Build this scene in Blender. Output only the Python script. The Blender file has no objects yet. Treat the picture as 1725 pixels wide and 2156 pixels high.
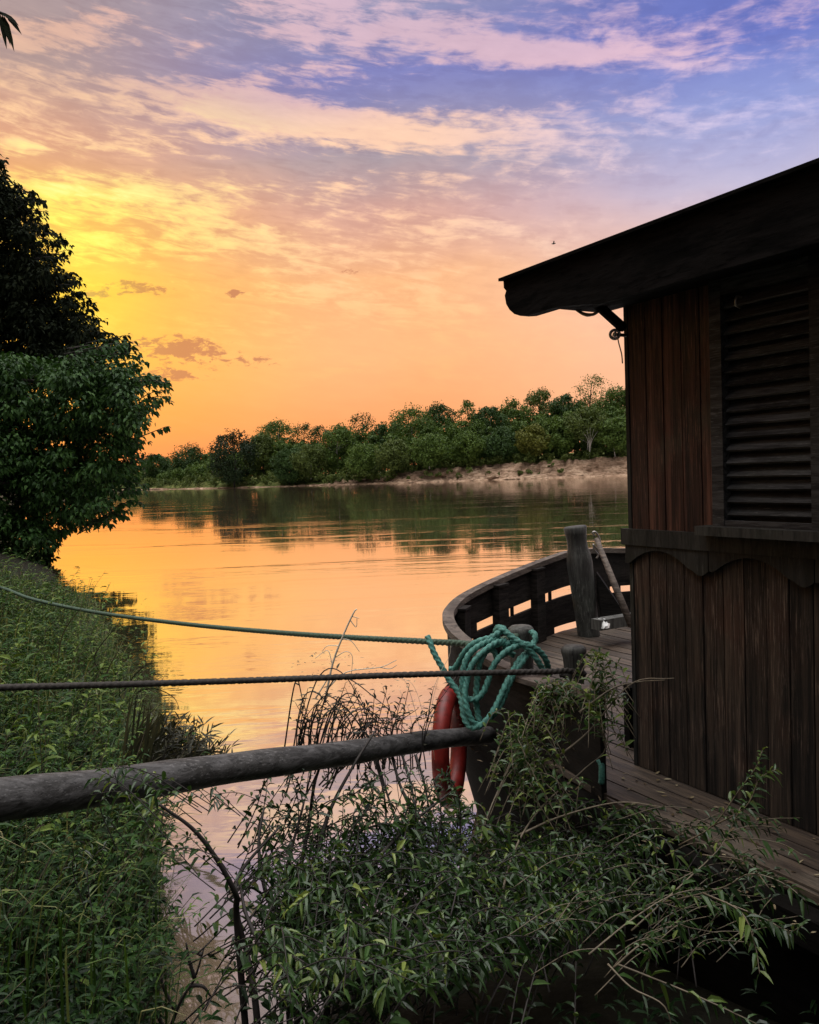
import bpy, math, random
import numpy as np
from mathutils import Vector, Matrix, noise as mnoise
random.seed(7); rng = np.random.default_rng(11)
SC = bpy.context.scene; COL = SC.collection
R = math.radians
F = 1726.0                      # focal length in units of the 1725 x 2156 picture
# ------------------------------------------------------------------ camera
CAMZ = 2.2; PITCH = R(2.72); ROLL = R(2.1)
cam = bpy.data.cameras.new('camera'); cam_o = bpy.data.objects.new('camera', cam); COL.objects.link(cam_o)
fw = np.array([0, math.cos(PITCH), -math.sin(PITCH)]); U0 = np.array([0, math.sin(PITCH), math.cos(PITCH)]); X0 = np.array([1., 0, 0])
rt = math.cos(ROLL)*X0 - math.sin(ROLL)*U0; up = math.cos(ROLL)*U0 + math.sin(ROLL)*X0
C0 = np.array([0, 0, CAMZ])
cam_o.matrix_world = Matrix(((rt[0], up[0], -fw[0], 0), (rt[1], up[1], -fw[1], 0), (rt[2], up[2], -fw[2], CAMZ), (0, 0, 0, 1)))
cam.sensor_fit = 'HORIZONTAL'; cam.sensor_width = 36; cam.lens = 36.0*F/1725; cam.clip_start = .05; cam.clip_end = 9000
SC.camera = cam_o
# ------------------------------------------------------------------ colour, sky, sun
def lin(c):
    return tuple(((x/255)/12.92 if x/255 <= .04045 else ((x/255+.055)/1.055)**2.4) for x in c)
SC.view_settings.view_transform = 'Standard'; SC.view_settings.look = 'None'
SC.view_settings.exposure = 0; SC.view_settings.gamma = 1
SUN_AZ = R(-28); SUN_EL = R(9)
w = bpy.data.worlds.new('World'); SC.world = w; w.use_nodes = True
NT = w.node_tree; NT.nodes.clear()
class G:                                        # small node-graph helper
    def __init__(s, nt): s.nt = nt
    def n(s, t, **k):
        o = s.nt.nodes.new(t)
        for a, b in k.items(): setattr(o, a, b)
        return o
    def put(s, sock, v):
        if isinstance(v, (int, float)): sock.default_value = v
        elif isinstance(v, (tuple, list)):
            sock.default_value = tuple(v) + (1,) if (len(v) == 3 and sock.type == 'RGBA') else tuple(v)
        else: s.nt.links.new(v, sock)
    def m(s, op, a, b=0.0, c=None, clamp=False):
        o = s.n('ShaderNodeMath', operation=op, use_clamp=clamp); s.put(o.inputs[0], a)
        s.put(o.inputs[1], b)
        if c is not None: s.put(o.inputs[2], c)
        return o.outputs[0]
    def mix(s, f, a, b, bt='MIX'):
        o = s.n('ShaderNodeMix', data_type='RGBA', blend_type=bt); s.put(o.inputs[0], f); s.put(o.inputs[6], a); s.put(o.inputs[7], b)
        return o.outputs[2]
    def xyz(s, x, y, z):
        o = s.n('ShaderNodeCombineXYZ'); s.put(o.inputs[0], x); s.put(o.inputs[1], y); s.put(o.inputs[2], z); return o.outputs[0]
    def sm(s, x, a, b, lo=0., hi=1.):
        o = s.n('ShaderNodeMapRange', interpolation_type='SMOOTHSTEP'); s.put(o.inputs[0], x)
        o.inputs[1].default_value = a; o.inputs[2].default_value = b; o.inputs[3].default_value = lo; o.inputs[4].default_value = hi
        return o.outputs[0]
    def noise(s, v, scale, detail=4, rough=.5, dist=0., lac=2.):
        o = s.n('ShaderNodeTexNoise'); s.put(o.inputs['Vector'], v); o.inputs['Scale'].default_value = scale
        o.inputs['Detail'].default_value = detail; o.inputs['Roughness'].default_value = rough; o.inputs['Distortion'].default_value = dist
        o.inputs['Lacunarity'].default_value = lac
        return o.outputs['Fac']
    def ramp(s, f, stops, interp='LINEAR'):
        o = s.n('ShaderNodeValToRGB'); cr = o.color_ramp; cr.interpolation = interp
        while len(cr.elements) < len(stops): cr.elements.new(.5)
        for e, (p, c) in zip(cr.elements, stops): e.position = p; e.color = tuple(c) + (1,) if len(c) == 3 else c
        s.put(o.inputs[0], f); return o.outputs[0]
g = G(NT)
geo = g.n('ShaderNodeTexCoord').outputs['Generated']
sep = g.n('ShaderNodeSeparateXYZ'); g.put(sep.inputs[0], geo); dx, dy, dz = sep.outputs
az = g.m('ARCTAN2', dx, dy)
hor = g.m('SQRT', g.m('ADD', g.m('MULTIPLY', dx, dx), g.m('ADD', g.m('MULTIPLY', dy, dy), 1e-6)))
v = g.m('DIVIDE', dz, hor)                       # tangent of the elevation
vs = g.m('DIVIDE', v, .8, clamp=True)
def rp(f, st): return g.ramp(f, [(p/.8, lin(c)) for p, c in st], 'EASE' if 0 else 'LINEAR')
n_big = g.noise(g.xyz(g.m('MULTIPLY', az, 2.0), g.m('MULTIPLY', v, 4.0), 1.7), 1.6, 5, .55)
vw = g.m('ADD', vs, g.m('MULTIPLY', g.m('SUBTRACT', n_big, .5), .10))
baseL = rp(vw, [(0, (240,122,72)), (.055, (251,154,44)), (.142, (254,182,24)), (.22, (253,184,36)), (.30, (249,178,80)), (.38, (226,166,130)), (.46, (178,152,146)), (.577, (160,142,146)), (.8, (140,122,112))])
baseM = rp(vw, [(0, (247,146,92)), (.055, (250,160,102)), (.142, (251,182,124)), (.24, (249,184,130)), (.316, (216,166,150)), (.37, (172,155,162)), (.44, (140,138,182)), (.48, (128,130,188)), (.577, (148,148,176)), (.8, (140,126,122))])
baseR = rp(vw, [(0, (250,178,136)), (.055, (250,186,146)), (.142, (248,194,164)), (.23, (232,194,184)), (.316, (192,184,210)), (.40, (148,158,212)), (.46, (110,122,196)), (.577, (92,106,180)), (.8, (100,95,125))])
cloL = rp(vw, [(0, (246,138,76)), (.142, (254,172,44)), (.22, (255,222,60)), (.32, (255,228,96)), (.39, (250,202,152)), (.46, (214,174,152)), (.577, (226,176,156)), (.8, (165,142,130))])
cloM = rp(vw, [(0, (250,150,95)), (.142, (253,190,124)), (.22, (253,198,142)), (.32, (252,202,166)), (.40, (250,205,176)), (.46, (214,178,188)), (.577, (206,178,196)), (.8, (165,145,135))])
cloR = rp(vw, [(0, (250,178,140)), (.142, (250,194,162)), (.23, (238,206,196)), (.316, (220,204,222)), (.40, (200,190,226)), (.46, (226,190,208)), (.577, (176,160,205)), (.8, (100,105,170))])
fL = g.sm(az, -.44, -.02); fR = g.sm(az, -.02, .42)
def tri(a, b, c): return g.mix(fR, g.mix(fL, a, b), c)
base = tri(baseL, baseM, baseR); clo = tri(cloL, cloM, cloR)
def blob(px, py, sx, sy, slope, amp):            # a soft lobe of cloud round one direction of the sky
    ca = math.atan((px-862)/F); cv = (996-.037*(px-862)-py)/F
    a = g.m('SUBTRACT', az, ca); b = g.m('SUBTRACT', g.m('SUBTRACT', v, cv), g.m('MULTIPLY', a, slope))
    q = g.m('ADD', g.m('POWER', g.m('DIVIDE', a, sx/F), 2.), g.m('POWER', g.m('ABSOLUTE', g.m('DIVIDE', b, sy/F)), 2.))
    return g.m('MULTIPLY', g.m('POWER', 2.718, g.m('MULTIPLY', q, -1.)), amp)
warp = g.noise(g.xyz(g.m('MULTIPLY', az, 5), g.m('MULTIPLY', v, 12), 3.3), 1.3, 3, .5)
tilt = g.m('ADD', v, g.m('MULTIPLY', az, .12))
cvec = g.xyz(g.m('ADD', g.m('MULTIPLY', az, 4.2), g.m('MULTIPLY', warp, .8)), g.m('ADD', g.m('MULTIPLY', tilt, 17), g.m('MULTIPLY', warp, 1.3)), .37)
cn = g.noise(cvec, 1.25, 9, .6, .15)
puff = g.noise(g.xyz(g.m('MULTIPLY', az, 26), g.m('MULTIPLY', v, 44), 2.1), 1.3, 5, .55, .4)
puff = g.m('ADD', g.m('MULTIPLY', g.m('SUBTRACT', puff, .5), .42), g.m('MULTIPLY', g.m('SUBTRACT', g.noise(g.xyz(g.m('MULTIPLY', g.m('ADD', az, g.m('MULTIPLY', v, .5)), 19), g.m('MULTIPLY', tilt, 84), 7.7), 1.2, 7, .62, .5), .5), g.sm(az, -.15, .30, .85, .28)))
bias = None; BA = .78
for bl in [(760,285,420,46,-.12,.50), (1140,140,270,26,-.19,.46), (1000,85,80,30,0,.22), (1450,195,110,18,-.3,.22), (830,100,50,26,.3,.24), (740,40,140,60,.1,.14), (225,130,110,26,.5,.22), (460,143,50,12,.4,.22),
           (1010,215,330,34,0,-.44), (760,368,260,22,0,-.24), (1500,90,190,50,0,-.1), (330,200,260,34,.1,-.26), (90,60,160,70,0,-.16), (330,60,130,50,0,-.22), (520,110,120,50,0,-.2), (600,330,160,12,0,-.1), (620,250,140,20,-.1,.14),  (300,345,240,24,.1,.12), (330,440,240,24,.05,.12), (250,395,220,12,.1,-.12), (330,505,250,16,.1,-.14), (300,560,220,14,.1,.1), (330,600,260,14,.05,-.1), (560,215,90,22,.4,.12),
           (1370,50,60,40,0,.12), (1620,300,90,30,0,.14), (1300,420,300,60,0,-.10), (650,500,500,60,.05,.06)]:
    x = blob(*(bl[:5]+(bl[5]*BA,))); bias = x if bias is None else g.m('ADD', bias, x)
cm = g.m('ADD', g.m('ADD', cn, puff), bias)
hi = g.sm(v, .05, .25, .25, .95)
mask = g.m('MULTIPLY', g.sm(cm, .44, .74), hi)
sky = g.mix(mask, base, clo)
sky = g.mix(1., sky, g.ramp(g.m('ADD', .5, g.m('MULTIPLY', puff, g.sm(v, .08, .3, .25, 1.))), [(.2, (.93,.90,.91)), (.5, (1.02,1.02,1.02)), (.8, (1.14,1.13,1.10))]), 'MULTIPLY')
# thin shaded undersides of the cloud bands
und = g.m('MULTIPLY', g.sm(g.m('ADD', cn, g.m('MULTIPLY', puff, -1.2)), .42, .62), g.sm(v, .12, .3, 0, .14))
sky = g.mix(g.m('MULTIPLY', und, g.sm(mask, 0, .8, 1, 0)), sky, g.mix(1., sky, lin((205,190,205)), 'MULTIPLY'))
# bright yellow crests near the hidden sun
crest = g.m('MULTIPLY', g.sm(cm, .66, .92), g.m('ADD', blob(230,430,330,120,0,.9), blob(400,330,200,60,0,.12)))
sky = g.mix(g.m('MINIMUM', crest, 1.), sky, lin((255,244,150)))
# small ragged purple-brown clouds
sc_n = g.noise(g.xyz(g.m('MULTIPLY', az, 42), g.m('MULTIPLY', v, 95), 5.5), 1.5, 9, .68, .4)
dreg = g.m('ADD', g.m('ADD', blob(390,745,110,28,-.05,.30), blob(315,630,65,17,0,.27)), g.m('ADD', blob(380,800,80,18,0,.24), g.m('ADD', blob(512,630,24,9,0,.28), g.m('ADD', blob(560,768,60,12,0,.20), g.m('ADD', blob(760,577,26,8,0,.22), blob(222,650,30,9,0,.24))))))
dm = g.m('MULTIPLY', g.sm(g.m('ADD', sc_n, g.m('MULTIPLY', dreg, 1.1)), .64, .78, 0, .85), g.sm(dreg, .04, .12))
sky = g.mix(dm, sky, tri(lin((196,112,62)), lin((190,122,92)), lin((200,150,140))))
# warm glow round the sun behind the tree
sky = g.mix(1., sky, g.mix(blob(195,630,120,150,0,1.), (0,0,0), (.04,.17,.0)), 'ADD')
# dim grey dome behind; overhead an unseen bright patch added to light the foreground
back = g.sm(g.m('ABSOLUTE', az), .9, 2.0)
sky = g.mix(back, sky, g.ramp(g.m('DIVIDE', v, 2., clamp=True), [(0, (.10,.09,.09)), (.3, (.15,.15,.155)), (1, (.45,.45,.46))]))
zen_fill = g.sm(dz, .72, .93)
sky = g.mix(zen_fill, sky, (5.2,5.1,5.0))
sky = g.mix(g.sm(dz, -.12, -.0), lin((60,50,45)), sky)
nish = g.n('ShaderNodeTexSky', sky_type='NISHITA', sun_disc=False); nish.sun_elevation = SUN_EL; nish.sun_rotation = SUN_AZ; nish.dust_density = 2.
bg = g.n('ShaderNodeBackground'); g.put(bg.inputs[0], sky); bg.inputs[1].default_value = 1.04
bg2 = g.n('ShaderNodeBackground'); g.put(bg2.inputs[0], nish.outputs[0]); bg2.inputs[1].default_value = .003
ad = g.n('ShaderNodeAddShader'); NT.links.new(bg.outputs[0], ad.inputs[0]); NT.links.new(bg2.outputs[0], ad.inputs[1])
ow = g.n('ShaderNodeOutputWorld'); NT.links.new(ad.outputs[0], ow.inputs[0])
sl = bpy.data.lights.new('sun', 'SUN'); sl.energy = .6; sl.angle = R(6); sl.color = (1, .78, .5)
so = bpy.data.objects.new('sun', sl); COL.objects.link(so)
sd = Vector((math.sin(SUN_AZ)*math.cos(SUN_EL), math.cos(SUN_AZ)*math.cos(SUN_EL), math.sin(SUN_EL)))
so.rotation_euler = sd.to_track_quat('Z', 'Y').to_euler(); so.location = (0, 0, 30)

# ------------------------------------------------------------------ geometry helpers
def A(*a): return np.array(a, float)
def ray(px, py): return fw*F + rt*(px-862.5) + up*(1078-py)
def P(px, py, Y): d = ray(px, py); return C0 + d*(Y/d[1])
def PZ(px, py, z): d = ray(px, py); return C0 + d*((z-CAMZ)/d[2])
def nrm(a): return a/np.maximum(np.linalg.norm(a, axis=-1, keepdims=True), 1e-9)
class MB:
    def __init__(s): s.v = []; s.f = []; s.r = []; s.n = 0
    def add(s, verts, faces, rnd=None):
        verts = np.asarray(verts, float).reshape(-1, 3)
        if isinstance(faces, np.ndarray): s.f.append(faces + s.n)
        else:
            by = {}
            for f in faces: by.setdefault(len(f), []).append(f)
            for k, L in by.items(): s.f.append(np.array(L, int) + s.n)
        s.v.append(verts)
        if rnd is None: rnd = random.random()
        s.r.append(np.full(len(verts), rnd) if np.isscalar(rnd) else np.asarray(rnd)); s.n += len(verts)
    def box(s, c, ax, ay, az_, rnd=None):            # centre and three half-axis vectors
        c, ax, ay, az_ = map(np.asarray, (c, ax, ay, az_))
        vs_ = [c + i*ax + j*ay + k*az_ for k in (-1, 1) for j in (-1, 1) for i in (-1, 1)]
        s.add(vs_, [(0,2,3,1), (4,5,7,6), (0,1,5,4), (2,6,7,3), (0,4,6,2), (1,3,7,5)], rnd)
    def prism(s, poly, d, rnd=None):                 # polygon (n x 3) pushed along d
        poly = np.asarray(poly, float); n = len(poly); d = np.asarray(d)
        s.add(np.vstack([poly, poly+d]), [tuple(range(n-1, -1, -1)), tuple(range(n, 2*n))] + [(i, (i+1) % n, n+(i+1) % n, n+i) for i in range(n)], rnd)
    def tube(s, pts, rad, sides=8, lobes=0, pitch=.06, depth=.16, cap=True, rnd=None, flat=None):
        pts = np.asarray(pts, float); n = len(pts); rad = np.full(n, rad) if np.isscalar(rad) else np.asarray(rad, float)
        t = nrm(np.gradient(pts, axis=0)); a = A(0, 0, 1) if abs(t[0][2]) < .9 else A(1, 0, 0)
        nn = np.cross(t[0], a); nn /= np.linalg.norm(nn); N = []
        for i in range(n):
            nn = nn - t[i]*np.dot(nn, t[i]); nn /= max(np.linalg.norm(nn), 1e-9); N.append(nn)
        N = np.array(N); B = np.cross(t, N)
        L = np.concatenate([[0], np.cumsum(np.linalg.norm(np.diff(pts, axis=0), axis=1))])
        th = np.arange(sides)/sides*2*math.pi
        if lobes:
            tw = (L/pitch*2*math.pi/1.0)[:, None]
            rr = rad[:, None]*(1-depth + depth*1.6*np.abs(np.cos((lobes*(th[None, :]) + tw)/2)))
        else: rr = rad[:, None]*np.ones((1, sides))
        V = pts[:, None, :] + rr[:, :, None]*(np.cos(th)[None, :, None]*N[:, None, :] + np.sin(th)[None, :, None]*B[:, None, :])
        i = np.arange(n-1)[:, None]*sides; j = np.arange(sides)[None, :]; k = (j+1) % sides
        Fq = np.stack([i+j, i+k, i+sides+k, i+sides+j], -1).reshape(-1, 4)
        s.add(V.reshape(-1, 3), Fq, rnd); 
        if cap:
            base_ = s.n - n*sides
            s.f.append(np.array([list(range(sides-1, -1, -1))]) + base_); s.f.append(np.array([list(range(sides))]) + base_ + (n-1)*sides)
    def leaves(s, pos, dr, nm, L, W, droop=.25, fold=.25, simple=False, rnd=None):
        pos = np.asarray(pos); N = len(pos)
        if N == 0: return
        dr = nrm(np.asarray(dr)); sd_ = nrm(np.cross(dr, nm)); nm = np.cross(sd_, dr)
        L = np.broadcast_to(L, (N,))[:, None, None]; W = np.broadcast_to(W, (N,))[:, None, None]
        if simple:
            T = np.array([(0, 0, 0), (.45, -.5, .12), (1, 0, 0), (.45, .5, .12)]); FT = np.array([(0, 1, 2, 3)]); fs = [FT]
        else:
            T = np.array([(0, 0, 0), (.3, -.45, fold), (.3, 0, 0), (.3, .45, fold), (.68, -.33, fold*.8), (.68, 0, 0), (.68, .33, fold*.8), (1, 0, 0)])
            fs = [np.array([(0, 1, 2), (0, 2, 3), (4, 7, 5), (5, 7, 6)]), np.array([(1, 4, 5, 2), (2, 5, 6, 3)])]
        t = T[:, 0][None, :, None]; a = T[:, 1][None, :, None]; h = T[:, 2][None, :, None]
        dp = (np.broadcast_to(droop, (N,))[:, None, None])
        V = pos[:, None, :] + dr[:, None, :]*L*t + sd_[:, None, :]*W*a + nm[:, None, :]*(h*W) - dp*L*t*t*A(0, 0, 1)
        k = len(T); off = (np.arange(N)*k)[:, None, None]
        if rnd is None: rnd = rng.random(N)
        for q, fa in enumerate(fs):
            ff = (fa[None] + off).reshape(-1, fa.shape[1])
            if q == 0: s.add(V.reshape(-1, 3), ff, np.repeat(rnd, k))
            else: s.f.append(ff + s.n - N*k)
    def build(s, name, mat, parent=None, smooth=True):
        V = np.vstack(s.v)
        if parent is not None: V = V - np.array(parent['_b'])
        me = bpy.data.meshes.new(name); me.vertices.add(len(V)); me.vertices.foreach_set('co', V.astype(np.float32).ravel())
        tot = np.concatenate([np.full(len(f), f.shape[1]) for f in s.f]); li = np.concatenate([f.ravel() for f in s.f])
        me.loops.add(len(li)); me.loops.foreach_set('vertex_index', li.astype(np.int32))
        me.polygons.add(len(tot)); st = np.concatenate([[0], np.cumsum(tot)[:-1]])
        me.polygons.foreach_set('loop_start', st.astype(np.int32)); me.polygons.foreach_set('loop_total', tot.astype(np.int32))
        me.update(calc_edges=True)
        at = me.attributes.new('rnd', 'FLOAT', 'POINT'); at.data.foreach_set('value', np.concatenate(s.r).astype(np.float32))
        me.polygons.foreach_set('use_smooth', np.full(len(tot), bool(smooth)))
        me.materials.append(mat); me.validate()
        o = bpy.data.objects.new(name, me); COL.objects.link(o)
        if parent is not None: o.parent = parent
        return o
def tag(o, label=None, cat=None, group=None, kind=None):
    if label: o['label'] = label
    if cat: o['category'] = cat
    if group: o['group'] = group
    if kind: o['kind'] = kind
    return o
ROOTS = []
def thing(name, loc, label, cat, group=None):
    o = bpy.data.objects.new(name, None); COL.objects.link(o); o.location = tuple(map(float, loc)); o['_b'] = [float(x) for x in loc]
    ROOTS.append(o); o.empty_display_size = .2
    return tag(o, label, cat, group)
def spline(pts, n):                                 # Catmull-Rom through the points
    p = np.asarray(pts, float); p = np.vstack([2*p[0]-p[1], p, 2*p[-1]-p[-2]]); out = []
    m = len(p)-3
    for q in np.linspace(0, m-1e-6, n):
        i = int(q); t = q-i; a, b, c, d = p[i:i+4]
        out.append(.5*((2*b) + (c-a)*t + (2*a-5*b+4*c-d)*t*t + (-a+3*b-3*c+d)*t**3))
    return np.array(out)

# ------------------------------------------------------------------ materials
def mat(name):
    m = bpy.data.materials.new(name); m.use_nodes = True; m.node_tree.nodes.clear(); return m, G(m.node_tree)
def out(gg, sh, disp=None):
    o = gg.n('ShaderNodeOutputMaterial'); gg.nt.links.new(sh, o.inputs[0])
def princ(gg, col, rough, normal=None, spec=.5, metal=0.):
    b = gg.n('ShaderNodeBsdfPrincipled'); gg.put(b.inputs['Base Color'], col); gg.put(b.inputs['Roughness'], rough)
    b.inputs['Specular IOR Level'].default_value = spec; b.inputs['Metallic'].default_value = metal
    if normal is not None: gg.put(b.inputs['Normal'], normal)
    return b
def bump(gg, h, strength=.5, dist=.01):
    b = gg.n('ShaderNodeBump'); b.inputs['Strength'].default_value = strength; b.inputs['Distance'].default_value = dist; gg.put(b.inputs['Height'], h)
    return b.outputs[0]
def coords(gg, scale=(1, 1, 1), rotz=0, sock='Object'):
    tc = gg.n('ShaderNodeTexCoord').outputs[sock]; mp = gg.n('ShaderNodeMapping'); gg.put(mp.inputs[0], tc)
    if rotz:
        mp.inputs['Rotation'].default_value = (0, 0, rotz); m2 = gg.n('ShaderNodeMapping'); m2.inputs['Scale'].default_value = scale
        gg.put(m2.inputs[0], mp.outputs[0]); return m2.outputs[0]
    mp.inputs['Scale'].default_value = scale; return mp.outputs[0]
def rndv(gg): return gg.n('ShaderNodeAttribute', attribute_name='rnd').outputs['Fac']
def leafmat(name, cols, trans=.35, rough=.42, spec=.5, tcol=None):
    m, q = mat(name); r = rndv(q); c = q.ramp(r, [(i/(len(cols)-1), k) for i, k in enumerate(cols)])
    nz = q.noise(coords(q), 3., 2); c = q.mix(q.sm(nz, .35, .65, 0, .6), c, q.mix(1., c, (.55, .6, .5), 'MULTIPLY'))
    b = princ(q, c, rough, spec=spec); t = q.n('ShaderNodeBsdfTranslucent'); q.put(t.inputs[0], q.mix(1., c, tcol or (1.6, 1.7, .7), 'MULTIPLY'))
    mx = q.n('ShaderNodeMixShader'); mx.inputs[0].default_value = trans; q.nt.links.new(b.outputs[0], mx.inputs[1]); q.nt.links.new(t.outputs[0], mx.inputs[2]); out(q, mx.outputs[0]); return m
def woodmat(name, cA, cB, cC, scale, rotz=0, rough=.75, bs=.6, spec=.3, wr=.012):
    m, q = mat(name); r = rndv(q); co = coords(q, scale, rotz)
    sh = q.n('ShaderNodeVectorMath', operation='ADD'); q.put(sh.inputs[0], co); q.put(sh.inputs[1], q.xyz(q.m('MULTIPLY', r, 37), q.m('MULTIPLY', r, 23), q.m('MULTIPLY', r, 51)))
    cv = sh.outputs[0]
    gr = q.noise(cv, 1., 8, .65, .6); fine = q.noise(cv, 3.2, 5, .7); pat = q.noise(coords(q), 2.1, 5, .6)
    c = q.mix(q.sm(gr, .38, .62), cA, cB); c = q.mix(q.sm(pat, .48, .68, 0, .8), c, cC)
    c = q.mix(q.sm(fine, .52, .66, 0, .75), c, (cA[0]*.25, cA[1]*.25, cA[2]*.25)); c = q.mix(1., c, q.ramp(r, [(0, (.5,)*3), (1, (1.35,)*3)]), 'MULTIPLY')
    wear = q.noise(cv, 5.5, 4, .75); c = q.mix(q.m('MULTIPLY', q.sm(wear, .54, .66, 0, .6), q.sm(pat, .40, .60)), c, tuple(min(1, x*(1.2+80*wr)+wr) for x in cB))
    h = q.m('ADD', gr, q.m('MULTIPLY', fine, .6)); b = princ(q, c, rough, bump(q, h, bs, .006), spec); out(q, b.outputs[0]); return m
def plain(name, col, rough=.5, metal=0., spec=.5, nscale=20., var=.35, bs=.2, bd=.004):
    m, q = mat(name); nz = q.noise(coords(q), nscale, 5, .6)
    c = q.mix(q.sm(nz, .3, .7), tuple(x*(1-var) for x in col), tuple(x*(1+var*.5) for x in col)); b = princ(q, c, rough, bump(q, nz, bs, bd), spec, metal); out(q, b.outputs[0]); return m
# wall direction: A0 corner of the cabin on deck, WU along the wall towards the camera side, WN its outward normal
DECK = .8
WA = PZ(1345, 1620, DECK); WB = PZ(1725, 1771, DECK)
WU = (WB-WA); WU[2] = 0; WU /= np.linalg.norm(WU); WN = A(WU[1], -WU[0], 0)
if np.dot(WN, -WA*A(1, 1, 0)) < 0: WN = -WN
UA = math.atan2(WU[1], WU[0])
M = {}
M['wall_up'] = woodmat('cabin_boards_red', (.022,.008,.005), (.105,.042,.027), (.055,.045,.030), (34, 34, 1.1), UA, bs=1., wr=.02)
M['wall_lo'] = woodmat('cabin_boards_brown', (.006,.004,.003), (.055,.037,.026), (.042,.017,.010), (34, 34, 1.0), UA, bs=1., wr=.03)
M['trim'] = woodmat('trim_wood', (.009,.009,.008), (.030,.028,.025), (.02,.022,.016), (20, 20, 2), UA)
M['shutter'] = woodmat('shutter_wood', (.009,.008,.009), (.060,.057,.057), (.030,.030,.027), (3, 30, 30), -UA)
M['roofw'] = woodmat('tarred_roof_wood', (.003,.003,.003), (.009,.008,.008), (.006,.006,.0055), (3, 20, 20), -UA, rough=.95, spec=.04, wr=0)
M['deck'] = woodmat('wet_deck_wood', (.022,.014,.010), (.070,.048,.033), (.095,.076,.058), (1.6, 26, 10), -UA, rough=.6, bs=.8, spec=.4)
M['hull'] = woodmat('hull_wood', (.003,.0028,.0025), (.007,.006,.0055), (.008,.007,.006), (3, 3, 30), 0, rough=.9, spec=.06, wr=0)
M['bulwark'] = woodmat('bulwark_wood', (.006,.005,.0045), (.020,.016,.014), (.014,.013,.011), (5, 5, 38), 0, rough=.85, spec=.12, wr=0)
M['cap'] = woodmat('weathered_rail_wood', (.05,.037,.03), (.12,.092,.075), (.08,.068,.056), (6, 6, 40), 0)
M['post'] = woodmat('grey_post_wood', (.035,.033,.03), (.09,.088,.08), (.06,.065,.055), (24, 24, 2), 0)
M['steel'] = plain('rusty_steel', (.10,.085,.075), .5, .6)
M['black'] = plain('black_rubber', (.010,.010,.010), .6, nscale=30)
M['cable'] = plain('black_cable', (.012,.012,.012), .45)
M['zinc'] = plain('zinc_fitting', (.35,.33,.30), .4, .8)
M['buoy'] = plain('faded_red_vinyl', (.17,.010,.007), .5, spec=.4, nscale=14, var=.55)
M['teal'] = plain('teal_polypropylene', (.06,.20,.165), .7, nscale=90, var=.5, bs=.6)
M['grope'] = plain('green_grey_rope', (.045,.08,.052), .75, nscale=90, var=.5, bs=.6)
M['drope'] = plain('dark_hemp_rope', (.028,.022,.018), .85, nscale=90, var=.5, bs=.6)
M['pole'] = woodmat('bark_stripped_pole', (.022,.020,.019), (.085,.08,.08), (.04,.037,.034), (4, 26, 26), R(-35), rough=.7)
M['bark'] = woodmat('dark_bark', (.012,.010,.008), (.035,.028,.022), (.025,.022,.018), (30, 30, 5), 0, rough=.85)
M['pale_bark'] = plain('pale_bark', (.34,.31,.27), .8, nscale=8)
M['twig'] = plain('brown_twig', (.11,.085,.055), .65, nscale=30)
M['straw'] = plain('dry_straw_stem', (.62,.54,.42), .6, nscale=30, var=.2)
M['dtwig'] = plain('dark_twig', (.018,.013,.011), .75, nscale=30)
M['leaf_willow'] = leafmat('willow_leaf', [(.005,.013,.004), (.016,.038,.010), (.040,.085,.020), (.19,.23,.055)], .2, .42, .4)
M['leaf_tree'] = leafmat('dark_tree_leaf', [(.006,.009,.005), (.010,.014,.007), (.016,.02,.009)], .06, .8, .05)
M['leaf_maple'] = leafmat('maple_leaf', [(.010,.028,.007), (.024,.062,.013), (.050,.105,.022)], .10, .6, .15)
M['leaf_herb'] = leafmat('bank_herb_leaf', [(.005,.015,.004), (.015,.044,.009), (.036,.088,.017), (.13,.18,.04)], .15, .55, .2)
M['leaf_grass'] = leafmat('bank_grass_leaf', [(.016,.036,.008), (.035,.075,.014), (.07,.12,.025), (.24,.21,.10)], .25, .45, .4)
M['leaf_dark'] = leafmat('dark_reed_leaf', [(.02,.018,.012), (.035,.035,.02), (.07,.06,.03)], .1, .5, .35)  # dark olive-brown leaves of the reeds, arching grass and bramble
M['soil'] = plain('dark_river_soil', (.014,.013,.009), .95, nscale=6, spec=.1, var=.5, bs=.8, bd=.03)
def fartree(name, a, b): return leafmat(name, [a, tuple((x+y)/2 for x, y in zip(a, b)), b], .12, .6, .2)
M['ft'] = [fartree('far_leaf_green', (.038,.072,.013), (.110,.165,.030)), fartree('far_leaf_dark', (.020,.044,.011), (.056,.105,.024)),
           fartree('far_leaf_olive', (.045,.068,.015), (.105,.135,.030)), fartree('far_leaf_yellow', (.07,.08,.012), (.16,.16,.03)), fartree('far_leaf_black_green', (.006,.014,.004), (.018,.038,.010))]
# water: a reflective skin over muddy brown, rippled by world-space noise
m, q = mat('river_water')
wc = q.n('ShaderNodeNewGeometry').outputs['Position']
def wmap(sx, sy, rot=0.):
    a = q.n('ShaderNodeMapping'); q.put(a.inputs[0], wc); a.inputs['Rotation'].default_value = (0, 0, rot); a.inputs['Scale'].default_value = (sx, sy, 1); return a.outputs[0]
r1 = q.noise(wmap(.55, 1.5, .12), 1.3, 4, .55, .4); r2 = q.noise(wmap(2.2, 5.5, -.1), 1.4, 3, .5, .3); r3 = q.noise(wmap(.12, .42, .2), 1., 3, .5, .5)
patch = q.noise(wmap(.05, .22, .15), 1.4, 5, .6, .8)
pf = q.sm(patch, .46, .68, .20, 1.15)
spy = q.n('ShaderNodeSeparateXYZ'); q.put(spy.inputs[0], wc)
farf = q.sm(spy.outputs[1], 4., 60., .40, .36)
h = q.m('ADD', q.m('MULTIPLY', r1, .018), q.m('ADD', q.m('MULTIPLY', r2, .0045), q.m('MULTIPLY', r3, .03)))
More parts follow.
